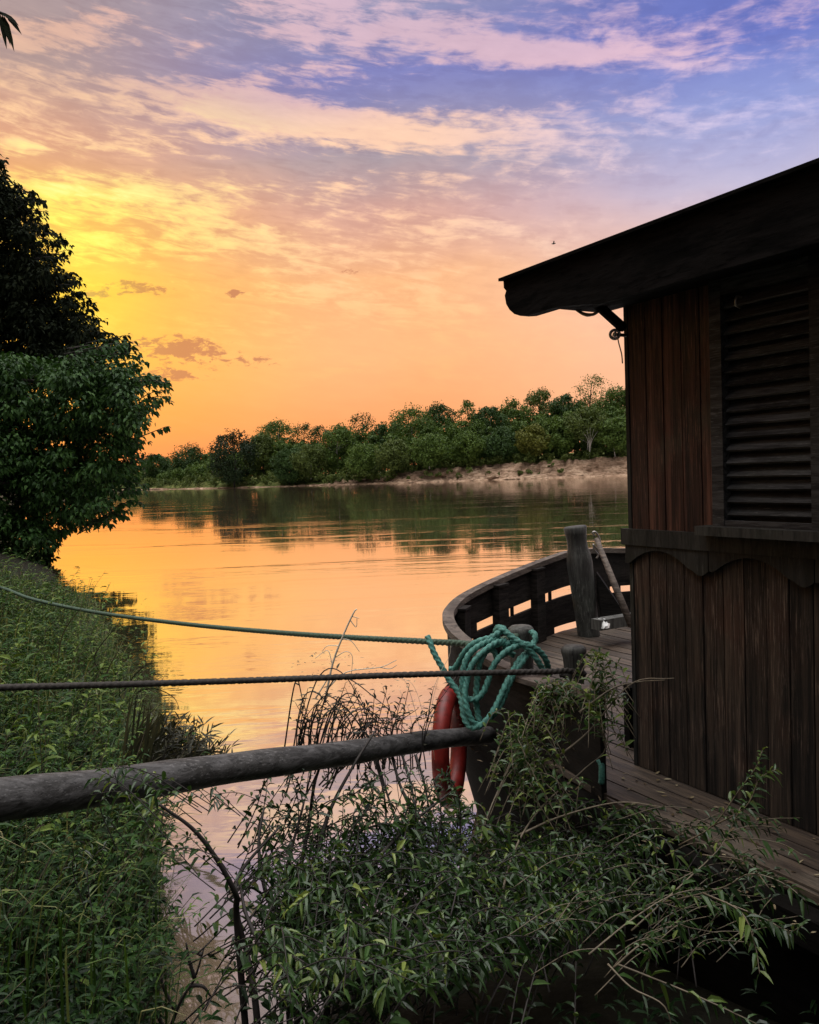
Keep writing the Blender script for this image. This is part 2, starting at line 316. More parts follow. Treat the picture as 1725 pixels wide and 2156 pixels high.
h = q.m('MULTIPLY', h, q.m('MULTIPLY', pf, farf))
bn = q.n('ShaderNodeBump'); bn.inputs['Strength'].default_value = 1.; bn.inputs['Distance'].default_value = .55; q.put(bn.inputs['Height'], h)
lw = q.n('ShaderNodeLayerWeight'); lw.inputs['Blend'].default_value = .5; q.put(lw.inputs['Normal'], bn.outputs[0])
fac = q.sm(lw.outputs['Facing'], .25, .85, .26, .97)
df = q.n('ShaderNodeBsdfDiffuse'); q.put(df.inputs[0], (.20,.145,.095)); gl = q.n('ShaderNodeBsdfGlossy'); gl.inputs['Roughness'].default_value = .035; q.put(gl.inputs[0], (.97,.95,.93)); q.put(gl.inputs['Normal'], bn.outputs[0])
mx = q.n('ShaderNodeMixShader'); q.put(mx.inputs[0], fac); q.nt.links.new(df.outputs[0], mx.inputs[1]); q.nt.links.new(gl.outputs[0], mx.inputs[2]); out(q, mx.outputs[0])
M['water'] = m
# far bank: sand bluff with grassy top
m, q = mat('sandy_bluff'); pos = q.n('ShaderNodeNewGeometry'); n1 = q.noise(coords(q, (.25, .25, 1.6)), 1.2, 7, .65, .5); n2 = q.noise(coords(q, (.5, .5, 3)), 1.6, 5, .6)
r = rndv(q)
c = q.ramp(n1, [(.3, (.10,.065,.04)), (.45, (.27,.17,.115)), (.62, (.42,.29,.20)), (.8, (.50,.37,.27))])
c = q.mix(q.sm(n2, .50, .60, 0, .8), c, (.14,.09,.055))
gc = q.mix(q.sm(n2, .4, .6), (.05,.075,.02), (.14,.14,.045))
c = q.mix(q.sm(q.m('ADD', r, q.m('MULTIPLY', q.m('SUBTRACT', n1, .5), .9)), .45, .55), c, gc)
out(q, princ(q, c, .95, bump(q, n1, 1., .5), .1).outputs[0]); M['bluff'] = m

# ------------------------------------------------------------------ the setting
def grid(name, xs, ys, zf, mt, rf=None):
    Xg, Yg = np.meshgrid(xs, ys); Z = zf(Xg, Yg); V = np.stack([Xg, Yg, Z], -1).reshape(-1, 3)
    nx, ny = len(xs), len(ys); i = np.arange(ny-1)[:, None]*nx + np.arange(nx-1)[None, :]
    Fq = np.stack([i, i+1, i+nx+1, i+nx], -1).reshape(-1, 4); b = MB(); b.add(V, Fq, 0.5 if rf is None else rf(Xg, Yg).ravel())
    return b.build(name, mt)
tag(grid('river_water', np.array([-4000, -600, 0, 600, 4000.]), np.array([-400, 0, 60, 400, 5000.]), lambda x, y: x*0, M['water']), 'calm river surface glowing with the reflected sunset', kind='structure')
tag(grid('river_bed', np.array([-4000, 0, 4000.]), np.array([-400, 0, 5000.]), lambda x, y: x*0-1.6, M['soil']), 'river bed under the water', kind='structure')
SH = np.array([(-1.5,-40), (-.2,-2), (.3,1.6), (-.35,2.35), (-1.0,3.0), (-1.72,5), (-4.0,10), (-8.9,20.5), (-14,30), (-40,80), (-200,300)])
def shx(y): return np.interp(y, SH[:, 1], SH[:, 0])
def vnoise(x, y, s, seed=0):
    x = x*s; y = y*s
    return (np.sin(x*1.3+seed)+np.sin(y*1.7+seed*2.1)+np.sin((x+y)*.9+seed*.7)+np.sin((x-y)*2.3+seed*1.3)*.6)/3.6
def bankz(x, y):
    d = shx(y)-x                                   # metres inland on the left
    z = np.where(d > 0, np.minimum(.36*d**.85 if np.isscalar(d) else .36*np.maximum(d, 0)**.85, 1.7), .9*d)
    near = np.clip((np.interp(x, [-1, -.62, -.35, 1], [2.3, 2.7, 3.75, 3.9])-y), -2, 3)                # the ground under the photographer and the willow
    z2 = np.where(near > 0, np.minimum(.22*np.maximum(near, 0), .75), near*.8)
    return np.maximum(np.maximum(z, z2) + vnoise(x, y, 2.)*.03, -1.2)
tag(grid('river_bank', np.concatenate([[-400, -200, -100, -60, -40], np.linspace(-30, -7, 40), np.linspace(-6.8, 4, 90), [6, 10, 30, 60]]), np.concatenate([[-60, -20, -8], np.linspace(-5, 12, 110), np.linspace(12.3, 32, 50), [40, 60, 90, 150, 300]]), bankz, M['soil']), 'dark earthen river bank sloping to the water', kind='structure')
WL = [(-300,1051,300), (0,1044,290), (180,1037,275), (310,1030,255), (460,1028,213), (560,1025,205), (680,1022,196), (770,1020.5,190), (860,1018,182), (1000,1013,180), (1130,1008,176), (1300,1002.5,172), (1500,996,168), (1800,986,160), (2600,960,150)]
BT = [(-300,1045), (0,1036), (310,1015), (460,1013), (680,1006), (790,1004), (850,992), (950,981), (1060,972), (1180,966), (1300,957), (1500,955), (1800,940), (2600,910)]
wlx = np.array([w_[0] for w_ in WL], float)
def bank_d(px): return np.interp(px, wlx, [w_[2] for w_ in WL])
def hory(px): return 996 - math.tan(ROLL)*(px-862)
def bank_top(px):                                  # height of the bluff's rim above the water
    return CAMZ + (hory(px)-np.interp(px, [b_[0] for b_ in BT], [b_[1] for b_ in BT]))/F*bank_d(px)
b = MB(); prof = [(-3, -1.5, 0), (0, 0, 0), (1.5, .10, 0), (3.0, .32, 0), (4.0, .55, .1), (5.0, .80, .25), (5.8, .96, .6), (8, 1.03, .95), (20, 1.25, 1), (60, 1.6, 1), (300, 2.2, 1)]
# dense cross sections
pt = np.array(prof); tt = np.concatenate([[-3, 0], np.linspace(.4, 8, 14), [12, 20, 60, 300]])
pxs = np.concatenate([np.linspace(-300, 600, 60), np.linspace(610, 1400, 160), np.linspace(1420, 2600, 40)]); V = []; RR = []
for i, px in enumerate(pxs):
    d0 = bank_d(px); p0 = P(px, hory(px), d0); dirv = nrm(p0*A(1, 1, 0)); T = max(bank_top(px), .5)
    sand = np.interp(px, [640, 700, 860], [.0, .45, 1])
    for t in tt:
        hh = np.interp(t, pt[:, 0], pt[:, 1]); gr = np.interp(t, pt[:, 0], pt[:, 2]); wob = 2.2*mnoise.noise(Vector((px*.02, t*.25, 1)))+1.8*mnoise.noise(Vector((px*.07, t*.6, 4)))+1.0*mnoise.noise(Vector((px*.2, t*1.1, 9)))
        inb = 1 if 0 < t < 9 else 0
        k = p0 + dirv*(t*1.3 + wob*inb*.9); z = hh*T if hh > 0 else hh
        z += inb*(.5*mnoise.noise(Vector((px*.09, t*.8, 2)))+.35*mnoise.noise(Vector((px*.3, t*1.5, 3))))*min(T/3, 1)
        V.append((k[0], k[1], z)); RR.append(min(1, gr*1.0 + (1-sand)*np.interp(t, [0, 1, 3], [0, .35, .8])))
n_ = len(tt); i = np.arange(len(pxs)-1)[:, None]*n_ + np.arange(n_-1)[None, :]; Fq = np.stack([i, i+n_, i+n_+1, i+1], -1).reshape(-1, 4)
b.add(V, Fq, np.array(RR)); tag(b.build('far_bank', M['bluff']), 'eroded sandy bluff and low grassy shore across the river', kind='structure')

# ------------------------------------------------------------------ far woodland
def crown_mb(b, c, rx, rz, nclump, leaf, per, seed, shape='round', tone=.5):
    rs = np.random.default_rng(seed); c = np.asarray(c)
    for k in range(nclump):
        a = rs.random()*6.283; u = rs.random()*2-1
        if shape == 'tall': u = u*1.0; rad = (1-abs(u)**2.2)**.5*(.55+.45*rs.random())
        else: rad = (1-u*u)**.5*(.35+.65*rs.random()**.5)
        cc = c + A(math.cos(a)*rad*rx*.74, math.sin(a)*rad*rx*.74, u*rz*.78); cr = rx*(.16+.24*rs.random()**1.5)*(1.15-.25*abs(u))
        n = per; dv = nrm(rs.normal(size=(n, 3))); rr = cr*(.55+.45*rs.random(n)**.5)[:, None]*(1+.25*np.sin(dv[:, :1]*5+k))
        dv2 = dv*A(1, 1, .8); pos = cc + dv2*rr
        out_ = nrm(dv + rs.normal(size=(n, 3))*.55); dr = nrm(np.cross(out_, rs.normal(size=(n, 3))))
        L = leaf*(.6+.8*rs.random(n)); t0 = tone + .35*(rs.random()-.5)
        b.leaves(pos, dr, out_, L, L*.75, .1, simple=True, rnd=np.clip(t0+.18*rs.normal(size=n), 0, 1))
def limbs(b, base, top, r0, spread, n, seed, rz=.5):
    rs = random.Random(seed); base = np.asarray(base); top = np.asarray(top); H = np.linalg.norm(top-base)
    mid = (base+top)/2 + A(rs.uniform(-.05, .05), 0, 0)*H; tr = spline([base, mid, top], 12); b.tube(tr, np.linspace(r0, r0*.25, 12), 7, rnd=.5)
    for k in range(n):
        f = rs.uniform(.35, .9); s0 = tr[int(f*11)]; a = rs.uniform(0, 6.28); e = s0 + A(math.cos(a)*spread*rs.uniform(.5, 1), math.sin(a)*spread*rs.uniform(.5, 1), H*rs.uniform(.08, .3)*rz*2)
        m_ = (s0+e)/2 + A(0, 0, -.04*H); b.tube(spline([s0, m_, e], 7), np.linspace(r0*.38*(1.2-f), r0*.08, 7), 5, rnd=.5)
TREES = [ # px, top y, half width px, base y, depth behind shore, kind, shape, label
 (330,968,34,1018,14,1,'round','low tree beside the near tree, leftmost of the far shore'),
 (398,944,36,1017,26,1,'round','spiky-topped tree in the dip left of the big dark waterside tree'),
 (492,918,50,1027,1,4,'tall','big dark tree standing at the water, its dark reflection below it'),
 (556,922,36,1012,12,2,'round','tree close behind the right shoulder of the dark waterside tree'),
 (588,892,50,1008,34,0,'round','tall lacy tree with a bare top, first high crown from the left'),
 (645,900,34,1006,40,1,'loose','thin open-topped tree right of the first high crown'),
 (676,902,22,1004,44,1,'loose','small spindly skyline tree left of the forked open one'),
 (716,904,40,1010,10,0,'round','mid green tree leaning over the low shore at the bend'),
 (768,876,38,1002,30,1,'loose','open forked tree standing above its neighbours mid skyline'),
 (812,898,30,1000,20,1,'round','dark tree filling the notch before the high wood begins'),
 (872,864,54,992,26,0,'round','broad rounded crown where the high wood begins'),
 (930,858,44,988,34,1,'round','dark rounded crown behind the start of the sandy bluff'),
 (988,848,24,985,30,0,'loose','narrow crown with a round tuft poking above the wood'),
 (1036,862,42,984,22,1,'round','deep green crown between the tufted tree and the tall group'),
 (1085,848,44,980,30,0,'round','rounded tree at the left end of the tall group'),
 (1140,826,52,976,34,2,'round','wide flat-topped tree in the middle of the tall group'),
 (1190,832,34,974,28,1,'round','dark gap-filling tree left of the tallest crown'),
 (1250,798,50,966,40,0,'loose','tallest tree of the far wood, feathery top by the cabin corner'),
 (1305,822,44,962,30,0,'round','tree half hidden behind the cabin corner'),
 (1238,872,44,962,9,2,'pale','bright green tree with a pale forked trunk above the bluff'),
 (1125,905,34,972,8,3,'round','yellow-green small tree low in front of the tall group'),
 (1178,888,36,970,10,0,'round','leafy small tree left of the pale-trunked tree'),
 (1296,884,34,964,7,0,'round','low leafy tree over the right end of the bluff'),
 (1060,912,40,978,9,1,'round','low dark tree behind the middle of the bluff'),
 (985,920,36,982,7,0,'round','low green tree behind the left half of the bluff'),
 (905,925,42,988,6,0,'round','bushy tree right above where the sand begins'),
 (835,938,38,998,5,2,'round','olive bushy tree by the low shore before the bluff'),
 (770,940,36,1004,4,0,'round','bushy tree at the river bend below the forked skyline tree'),
 (655,944,36,1012,4,2,'round','olive bush-like tree right of the first high crown'),
 (610,950,34,1016,3,1,'round','low dark tree at the shore under the lacy tall tree'),
 (1380,815,60,960,26,0,'round',None), (1480,800,70,955,30,1,'round',None), (1390,890,46,960,8,2,'round',None), (250,985,40,1022,18,0,'round',None), (160,990,50,1028,18,1,'round',None), (60,1000,60,1036,20,0,'round',None),
]
for k, (px, ty, hw, by, off, kind, shp, lab) in enumerate(TREES):
    if lab is None: continue
    d = float(bank_d(px)) + off; base = P(px, hory(px), d); zb = min(max(.3, float(bank_top(px))) + off*.02, 4.5) if off > 3 else .1
    base[2] = zb; s_ = d/F; top = CAMZ + (hory(px)-ty+8)*s_; rx = hw*s_*1.28; H = top-zb
    t = thing('far_tree', base, lab, 'tree', 'trees on the far bank')
    rz = H*(.50 if shp in ('round', 'tall') else .34); cz = top - rz*.92
    tb = MB(); limbs(tb, base-A(0, 0, .4), A(base[0], base[1], top-H*.12), max(.12, H*.018), rx*.8, 9 if shp in ('loose', 'pale') else 5, k+50)
    if shp == 'pale':
        for q_ in range(5):
            a = -.5+.25*q_; tb.tube(spline([base+A(0, -2.0, -.3), base+A(a*.6, -2.9, H*.3), base+A(a*3.2, -3.4, H*(.62-.2*abs(a)))], 8), np.linspace(.11, .03, 8), 5)
    tb.build('trunk', M['pale_bark'] if shp == 'pale' or k % 3 == 1 else M['bark'], t)
    cb = MB(); nc = {'round': 62, 'tall': 66, 'loose': 46, 'pale': 52}[shp]
    crown_mb(cb, A(base[0], base[1], cz), rx*(1.0 if shp != 'loose' else .95), rz, nc, .40 if shp != 'loose' else .36, 150 if shp != 'loose' else 46, k*13+3, 'tall' if shp == 'tall' else 'round', .5 if kind != 1 else .4)
    cb.build('crown', M['ft'][kind], t, smooth=False)
# the wood behind and between them reads as one mass, and the scrub at their feet
b = MB(); rs = random.Random(5)
prx = [(-200,1010), (0,1005), (200,985), (330,975), (400,958), (490,940), (590,915), (680,918), (740,905), (850,885), (930,872), (1080,862), (1180,842), (1300,826), (1500,815), (1800,800)]
for px in np.arange(-200, 1700, 20):
    for row in range(3):
        X_ = px + rs.uniform(-14, 14); d = float(bank_d(X_)) + 14 + row*14; s_ = d/F; ty = np.interp(X_, *zip(*prx)) + rs.uniform(-12, 10) + (2-row)*10
        zt = CAMZ + (hory(X_)-ty)*s_; c = P(X_, hory(X_), d); z0 = min(float(bank_top(X_)), 4)
        hh = max(zt-z0, 2.5); c[2] = z0 + hh*.5
        crown_mb(b, c, max(3.6, hh*.34), hh*.5, 20, .45, 80, rs.randrange(10**6), 'round', rs.uniform(.25, .6))
tag(b.build('far_woodland', M['ft'][0], smooth=False), 'dense green riverside wood behind the far bank', 'woodland', kind='stuff')
b = MB()
for px in np.arange(-150, 1500, 6):
    X_ = px + rs.uniform(-4, 4); T = float(bank_top(X_)); d = float(bank_d(X_)) + rs.uniform(6, 12) if X_ > 820 else float(bank_d(X_)) + rs.uniform(2, 9)
    c = P(X_, hory(X_), d); hh = rs.uniform(.8, 2.4) if X_ > 820 else rs.uniform(1.2, 4.2)
    c[2] = (T*.98 if X_ > 820 else min(T, 1.6)*.7) + hh*.35
    crown_mb(b, c, hh*.9, hh*.55, 6, .42, 34, rs.randrange(10**6), 'round', rs.uniform(.2, .9))
for px in np.linspace(860, 1180, 16):            # low scrub spilling down the bluff face
    c = P(px, hory(px), float(bank_d(px))+rs.uniform(2, 5)); c[2] = float(bank_top(px))*rs.uniform(.2, .75); crown_mb(b, c, rs.uniform(.6, 1.5), .6, 5, .35, 26, rs.randrange(10**6), 'round', .7)
tag(b.build('far_scrub', M['ft'][2], smooth=False), 'olive scrub and tall grass along the rim of the far bank', 'scrub', kind='stuff')

# ------------------------------------------------------------------ near trees on the left bank
def inpoly(x, y, poly):
    r_ = False; n = len(poly); j = n-1
    for i in range(n):
        xi, yi = poly[i]; xj, yj = poly[j]
        if ((yi > y) != (yj > y)) and (x < (xj-xi)*(y-yi)/(yj-yi)+xi): r_ = not r_
        j = i
    return r_
def leafy_tree(t, poly, d0, dd, base, leafL, leafW, nclump, per, rad, mt, seed, edge, tone, twigs):
    rs = np.random.default_rng(seed); xs = [p[0] for p in poly]; ys = [p[1] for p in poly]; cb = MB(); bb = MB()
    base = np.asarray(base); ends = []; n = 0
    spine = spline([base, base+A(.3, 0, 2.2), base+A(.1, .2, 5)], 10); bb.tube(spine, np.linspace(.28, .1, 10), 8)
    def clump(c, r, per_, outdir=None):
        dv = nrm(rs.normal(size=(per_, 3))); rr = r*rs.random(per_)[:, None]**.45; pos = c + dv*rr*A(1.15, 1.15, .75)
        dr = nrm(dv*A(1, 1, .5) + A(0, 0, -.55) + rs.normal(size=(per_, 3))*.45); nm = nrm(A(0, 0, 1) + rs.normal(size=(per_, 3))*.5)
        sz = (.7+.5*rs.random(per_)); cb.leaves(pos, dr, nm, leafL*sz, leafW*sz, .35, .15, rnd=np.clip(tone+.3*rs.normal(size=per_)+.25*(rs.random()-.5), 0, 1))
    while n < nclump:
        x = rs.uniform(min(xs), max(xs)); y = rs.uniform(min(ys), max(ys))
        if not (inpoly(x, y, poly) and inpoly(x+20, y-6, poly) and inpoly(x+12, y+14, poly)): continue
        d = d0 + rs.uniform(-dd, dd); c = P(x, y, d); n += 1
        clump(c, rad*rs.uniform(.6, 1.2), per); ends.append(c)
    # loose sprays along the outer edge, each hanging from a twig
    for i in range(len(edge)-1):
        (x0, y0), (x1, y1) = edge[i], edge[i+1]; L = math.hypot(x1-x0, y1-y0)
        for k in range(max(3, int(L/6))):
            f = rs.random(); x = x0+(x1-x0)*f + rs.uniform(-24, 24)*abs(math.sin(k*1.7+i)); y = y0+(y1-y0)*f + rs.uniform(-12, 12)
            tip = P(x, y, d0+rs.uniform(-1, 1)); start = tip + A(-rs.uniform(.7, 1.1), 0, rs.uniform(-.45, .15)); tw = spline([start, (start+tip)/2+A(0, 0, .08), tip], 6); bb.tube(tw, np.linspace(.018, .006, 6), 4)
            m_ = rs.integers(14, 26); fr = rs.random(m_)*.75+.25; pos = np.array([tw[min(5, int(q_*5.99))] for q_ in fr]) + rs.normal(size=(m_, 3))*.035
            dr = nrm(A(.55, 0, -.6) + rs.normal(size=(m_, 3))*.5); sz = .8+.5*rs.random(m_)
            cb.leaves(pos, dr, nrm(A(0, -.5, 1)+rs.normal(size=(m_, 3))*.5), leafL*sz, leafW*sz, .3, .15, rnd=np.clip(tone-.1+.2*rs.normal(size=m_), 0, 1))
    for (pts_) in twigs:
        tw = spline([P(x, y, d0) for x, y in pts_], 12); bb.tube(tw, np.linspace(.022, .008, 12), 5)
        for q_ in (6, 8, 9, 10, 11, 11):
            dr = nrm(A(.5, 0, -.8) + rs.normal(size=(2, 3))*.45); cb.leaves(np.repeat(tw[q_][None], 2, 0), dr, nrm(A(0, -.6, .8)+rs.normal(size=(2, 3))*.3), leafL*1.2, leafW*1.2, .3, .15)
    ends = [e_ for e_ in ends if e_[1] > d0+.25*dd]
    for k in range(0, len(ends), max(1, len(ends)//36)):
        s0 = spine[rs.integers(3, 9)]; e = ends[k]; m_ = (s0+e)/2 + A(0, 0, -.1); bb.tube(spline([s0, m_, e], 9), np.linspace(.07, .012, 9), 5)
    bb.build('trunk', M['bark'], t); cb.build('crown', mt, t, smooth=False)
base = PZ(-130, 1150, 1.2)*A(1, 1, 0)
base = A(-17.5, 29, 1.3)
up_poly = [(-140,250), (-40,300), (0,345), (22,395), (82,430), (82,500), (116,520), (146,600), (192,665), (205,715), (240,745), (215,800), (-140,860)]
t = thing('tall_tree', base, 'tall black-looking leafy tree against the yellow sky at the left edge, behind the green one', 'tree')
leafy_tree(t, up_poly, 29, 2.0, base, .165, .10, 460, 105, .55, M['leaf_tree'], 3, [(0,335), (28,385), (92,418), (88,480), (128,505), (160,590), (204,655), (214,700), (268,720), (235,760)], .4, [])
base2 = A(-12.6, 21.5, .9)
lo_poly = [(-140,745), (20,748), (100,765), (190,755), (255,765), (300,800), (312,850), (300,900), (298,950), (292,1010), (240,1068), (178,1098), (128,1112), (100,1165), (92,1215), (60,1225), (-140,1235)]
t = thing('maple_tree', base2, 'green leafy tree on the left bank with low branches drooping over the water', 'tree')
leafy_tree(t, lo_poly, 23.5, 1.6, base2, .135, .095, 560, 105, .44, M['leaf_maple'], 9, [(180,750), (268,728), (300,790), (350,805), (330,850), (308,890), (298,950), (300,1030), (262,1075), (236,1088), (180,1105), (120,1125), (98,1200)], .5,
           [[(280,925), (315,912), (350,898)], [(270,978), (305,962), (330,958)], [(286,820), (320,806), (352,806)], [(225,1070), (240,1082), (262,1086)]])
# twig tip dipping in at the top left corner, from a tree over the photographer's left shoulder
t = thing('overhanging_branch', P(-420, -200, 2.6), 'dark leafy twig tip hanging in at the top left corner of the sky', 'branch')
tb = MB(); lb = MB(); br = spline([P(-420, -200, 2.6), P(-200, -60, 2.6), P(-40, 10, 2.6), P(12, 30, 2.6)], 16); tb.tube(br, np.linspace(.014, .003, 16), 6)
for k, (x, y, x2, y2) in enumerate([(12,30,46,70), (8,32,30,105), (0,28,14,100), (-10,25,-6,95), (8,30,40,52), (-2,28,32,40), (-30,15,-40,80), (4,30,22,92), (14,34,44,66)]):
    a, e = P(x, y, 2.6), P(x2, y2, 2.58); lb.leaves([a], [e-a], [A(.3, -1, .5)], np.linalg.norm(e-a), .017, .05, .2)
for k in range(60):
    a = br[random.randrange(0, 11)]; lb.leaves([a], [A(random.uniform(-.2, .7), random.uniform(-.3, .3), -1)], [A(random.uniform(-1, 1), -1, .4)], .1, .018, .1, .2)
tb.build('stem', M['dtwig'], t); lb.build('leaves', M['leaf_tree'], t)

# ------------------------------------------------------------------ bank vegetation
def herb_field(hb, sb, n, yr, tone, hgt, seed, xin=2.6, leafL=.085, per=15, spill=.12):
    rs = np.random.default_rng(seed)
    y = yr[0] + (yr[1]-yr[0])*rs.random(n)**.8; x = np.minimum(shx(y) + spill, -.335*y) - rs.random(n)*xin*np.interp(y, [2, 10], [.6, 1.1])
    z = np.maximum(bankz(x, y), 0.0); H = hgt*(.6+.6*rs.random(n))*np.interp(y, [2, 4, 10], [.9, 1, 1.15])
    vn = vnoise(x, y, 3.1, 2.) + .6*vnoise(x, y, 7.3, 5.); H = H*(1+.55*vn); tm = .28*vn
    P0 = np.stack([x, y, z], -1); lean = np.stack([.18+.25*rs.normal(size=n), .15*rs.normal(size=n)-.05, np.ones(n)], -1)
    for i in range(n):
        tip = P0[i] + lean[i]*H[i]; mid = (P0[i]+tip)/2 + A(-.04, 0, .04); tw = spline([P0[i], mid, tip], 5)
        if i % 2 == 0: sb.tube(tw, np.linspace(.0035, .0015, 5), 3, cap=False)
        f = np.sort(rs.random(per))**.7; idx = f*3.999; k = idx.astype(int); fr = (idx-k)[:, None]; pos = tw[k]*(1-fr)+tw[k+1]*fr
        a = rs.random(per)*6.283; dr = np.stack([np.cos(a), np.sin(a), .35+.4*rs.random(per)], -1); sz = (.55+.7*rs.random(per))*(1.15-.5*f)
        hb.leaves(pos, dr, nrm(A(0, 0, 1)+rs.normal(size=(per, 3))*.25), leafL*sz, leafL*.26*sz, .45, .3, rnd=np.clip(tone+tm[i]+.22*rs.normal(size=per)+.3*(rs.random()-.5), 0, 1))
hb, sb = MB(), MB()
herb_field(hb, sb, 1500, (2.2, 5.5), .30, .42, 1, 2.0)
herb_field(hb, sb, 2000, (5, 13), .50, .50, 2, 2.8, .11, 14)
herb_field(hb, sb, 500, (1.2, 2.6), .25, .35, 4, 1.6, .07)
herb_field(hb, sb, 170, (2.6, 11), .75, .78, 12, 2.4, .14, 16, .05)
herb_field(hb, sb, 140, (3.2, 9), .95, .55, 15, .8, .07, 20, .2)
o = tag(hb.build('bank_plants', M['leaf_herb'], smooth=False), 'dense dark green herbs and nettles covering the left bank', 'plants', kind='stuff')
o = sb.build('stems', M['twig']); o.parent = bpy.data.objects['bank_plants']
gb = MB(); n = 6000; rs = np.random.default_rng(8)
y = 2.4 + 11*rs.random(n); x = np.minimum(shx(y) + .22, -.33*y) - rs.random(n)**1.2*2.6; z = np.maximum(bankz(x, y), 0)
for i in range(n):
    p0 = A(x[i], y[i], z[i]); H = rs.uniform(.35, .75); a = rs.normal()*.8+.2; lean = A(math.cos(a), math.sin(a)*.5, 0)*rs.uniform(.1, .5)*H
    q_ = spline([p0, p0+lean*.3+A(0, 0, H*.7), p0+lean+A(0, 0, H)*rs.uniform(.55, 1)], 5); wd = (.0035+.0004*y[i])*np.array([1, 1, .85, .6, .1]); sdv = nrm(np.cross(lean, A(0, 0, 1))+1e-6)
    V = np.vstack([q_-sdv*wd[:, None], q_+sdv*wd[:, None]]); gb.add(V, [(j, j+1, j+6, j+5) for j in range(4)])
tag(gb.build('bank_grass', M['leaf_grass'], smooth=False), 'long thin grass blades among the herbs on the left bank', 'grass', kind='stuff')

def blade(b, pts, w0, n=12, side=None):             # one long grass or reed leaf along a path
    q_ = spline(pts, n); t_ = nrm(np.gradient(q_, axis=0)); sdv = nrm(np.cross(t_, A(0, 1, .2) if side is None else side)); f = np.linspace(0, 1, n)
    wd = (w0*(1-f**3)*(.5+.5*np.minimum(1, f*5)))[:, None]; V = np.vstack([q_-sdv*wd, q_+sdv*wd]); b.add(V, [(j, j+1, j+n+1, j+n) for j in range(n-1)])
# dark reed tuft leaning over the water
rd = thing('reed_clump', P(330, 1640, 4.7), 'dark spiky reeds leaning over the water right above the left part of the pole', 'reeds')
b = MB(); rs = np.random.default_rng(21); s2 = MB()
for k in range(120):
    sx, sy = rs.uniform(255, 420), rs.uniform(1590, 1660); ex = sx + rs.uniform(10, 110); ey = np.interp(ex, [300, 350, 500], [1455, 1500, 1590]) + abs(rs.normal())*40 - 10
    d = rs.uniform(4.3, 4.9); blade(b, [P(sx, sy, d), P((sx*1.2+ex*.8)/2, (sy+ey)/2-15, d), P(ex, ey, d)], .006)
for k in range(46):                                  # leafy stems of the same clump
    sx = rs.uniform(300, 430); ex = sx + rs.uniform(15, 80); ey = np.interp(ex, [320, 500], [1490, 1560]) + rs.uniform(-10, 50); d = rs.uniform(4.3, 4.8); tw = spline([P(sx, 1650, d), P((sx+ex)/2-6, (1650+ey)/2, d), P(ex, ey, d)], 10)
    s2.tube(tw, np.linspace(.003, .0015, 10), 4)
    for j in range(2, 10):
        dr = nrm(A(.5, 0, .6)+rs.normal(size=(2, 3))*.7); b.leaves(np.repeat(tw[j][None], 2, 0), dr, nrm(A(0, -.4, 1)+rs.normal(size=(2, 3))*.3), rs.uniform(.06, .1), .012, .2, .2)
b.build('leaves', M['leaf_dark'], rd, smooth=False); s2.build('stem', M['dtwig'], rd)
ag = thing('arching_grass', P(235, 1500, 6.5), 'long thin grass blades arching over the water between the two ropes', 'grass')
b = MB()
for pts_ in [[(225,1530), (270,1440), (310,1400), (345,1396)], [(235,1540), (275,1470), (320,1450), (365,1468), (380,1500)], [(240,1540), (270,1490), (320,1476), (368,1500)], [(270,1560), (300,1500), (340,1505), (375,1590)], [(200,1480), (230,1405), (262,1350)], [(220,1430), (200,1380), (262,1300), (330,1165)][0:3], [(120,1400), (135,1330), (185,1262)]]:
    blade(b, [P(x_, y_, 6.5) for x_, y_ in pts_], .006, 18)
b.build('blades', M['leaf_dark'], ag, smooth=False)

# ------------------------------------------------------------------ the boat
def wp(s, z, off=0.): return WA*A(1, 1, 0) + WU*s + WN*off + A(0, 0, z)
def wh(px, py, off=0.):                             # where the sight line meets the cabin's long wall -> (s, z)
    d = ray(px, py); o_ = WA*A(1, 1, 0) + WN*off; k = np.dot(o_-C0*A(1, 1, 0), WN)/np.dot(d, WN); p = C0 + d*k; return np.dot((p-o_)*A(1, 1, 0), WU), p[2]
boat = thing('river_barge', WA*A(1, 1, 0)+A(0, 0, 0), 'old wooden river barge with a plank cabin and curved bow moored at the right', 'boat')
RIM = [(1262,1462,3.40), (1180,1445,3.72), (1105,1424,3.98), (1040,1396,4.28), (990,1362,4.6), (955,1332,4.9), (941,1303,5.2), (949,1282,5.45), (975,1258,5.7), (1030,1229,6.0), (1100,1199,6.4), (1160,1176,6.8), (1204,1163,7.02), (1262,1158,7.2), (1325,1158,7.4), (1450,1150,7.5)]
rim = spline([P(*r_) for r_ in RIM], 91)
rimp = rim.copy()
def stretch(fs): return
cen = A(3.2, 4.6, 0)
# deck edge towards the camera, straight along the cabin
e0 = PZ(1270, 1690, DECK); e1 = e0 + WU*9.5
rest = spline([rim[-1]*A(1, 1, 0), A(3.6, 7.0, 0), A(4.35, 6.0, 0), e0*A(1, 1, 0)+(-WN)*3.75+A(.1, .2, 0), e1*A(1, 1, 0)+(-WN)*3.75], 30)
plan = np.vstack([e1*A(1, 1, 0), (e0+WU*5)*A(1, 1, 0), (e0+WU*2)*A(1, 1, 0), e0*A(1, 1, 0)+WU*.05, rim*A(1, 1, 0), rest[1:]])
topz = np.concatenate([[DECK-.03]*4, np.full(len(rim), DECK-.03), np.full(29, DECK-.03)])
b = MB(); n = len(plan); c2 = plan.mean(0); V = []
lev = [(-.5, .80), (0.0, .90), (.4, .965), (DECK-.005, 1.0)]
for z, f in lev: V += [((p-cen*A(1, 1, 0))*f + cen*A(1, 1, 0) + A(0, 0, z)) if z > 5 else (p + nrm((cen-p)*A(1, 1, 0))*(1-f)*1.6 + A(0, 0, z)) for p in plan]
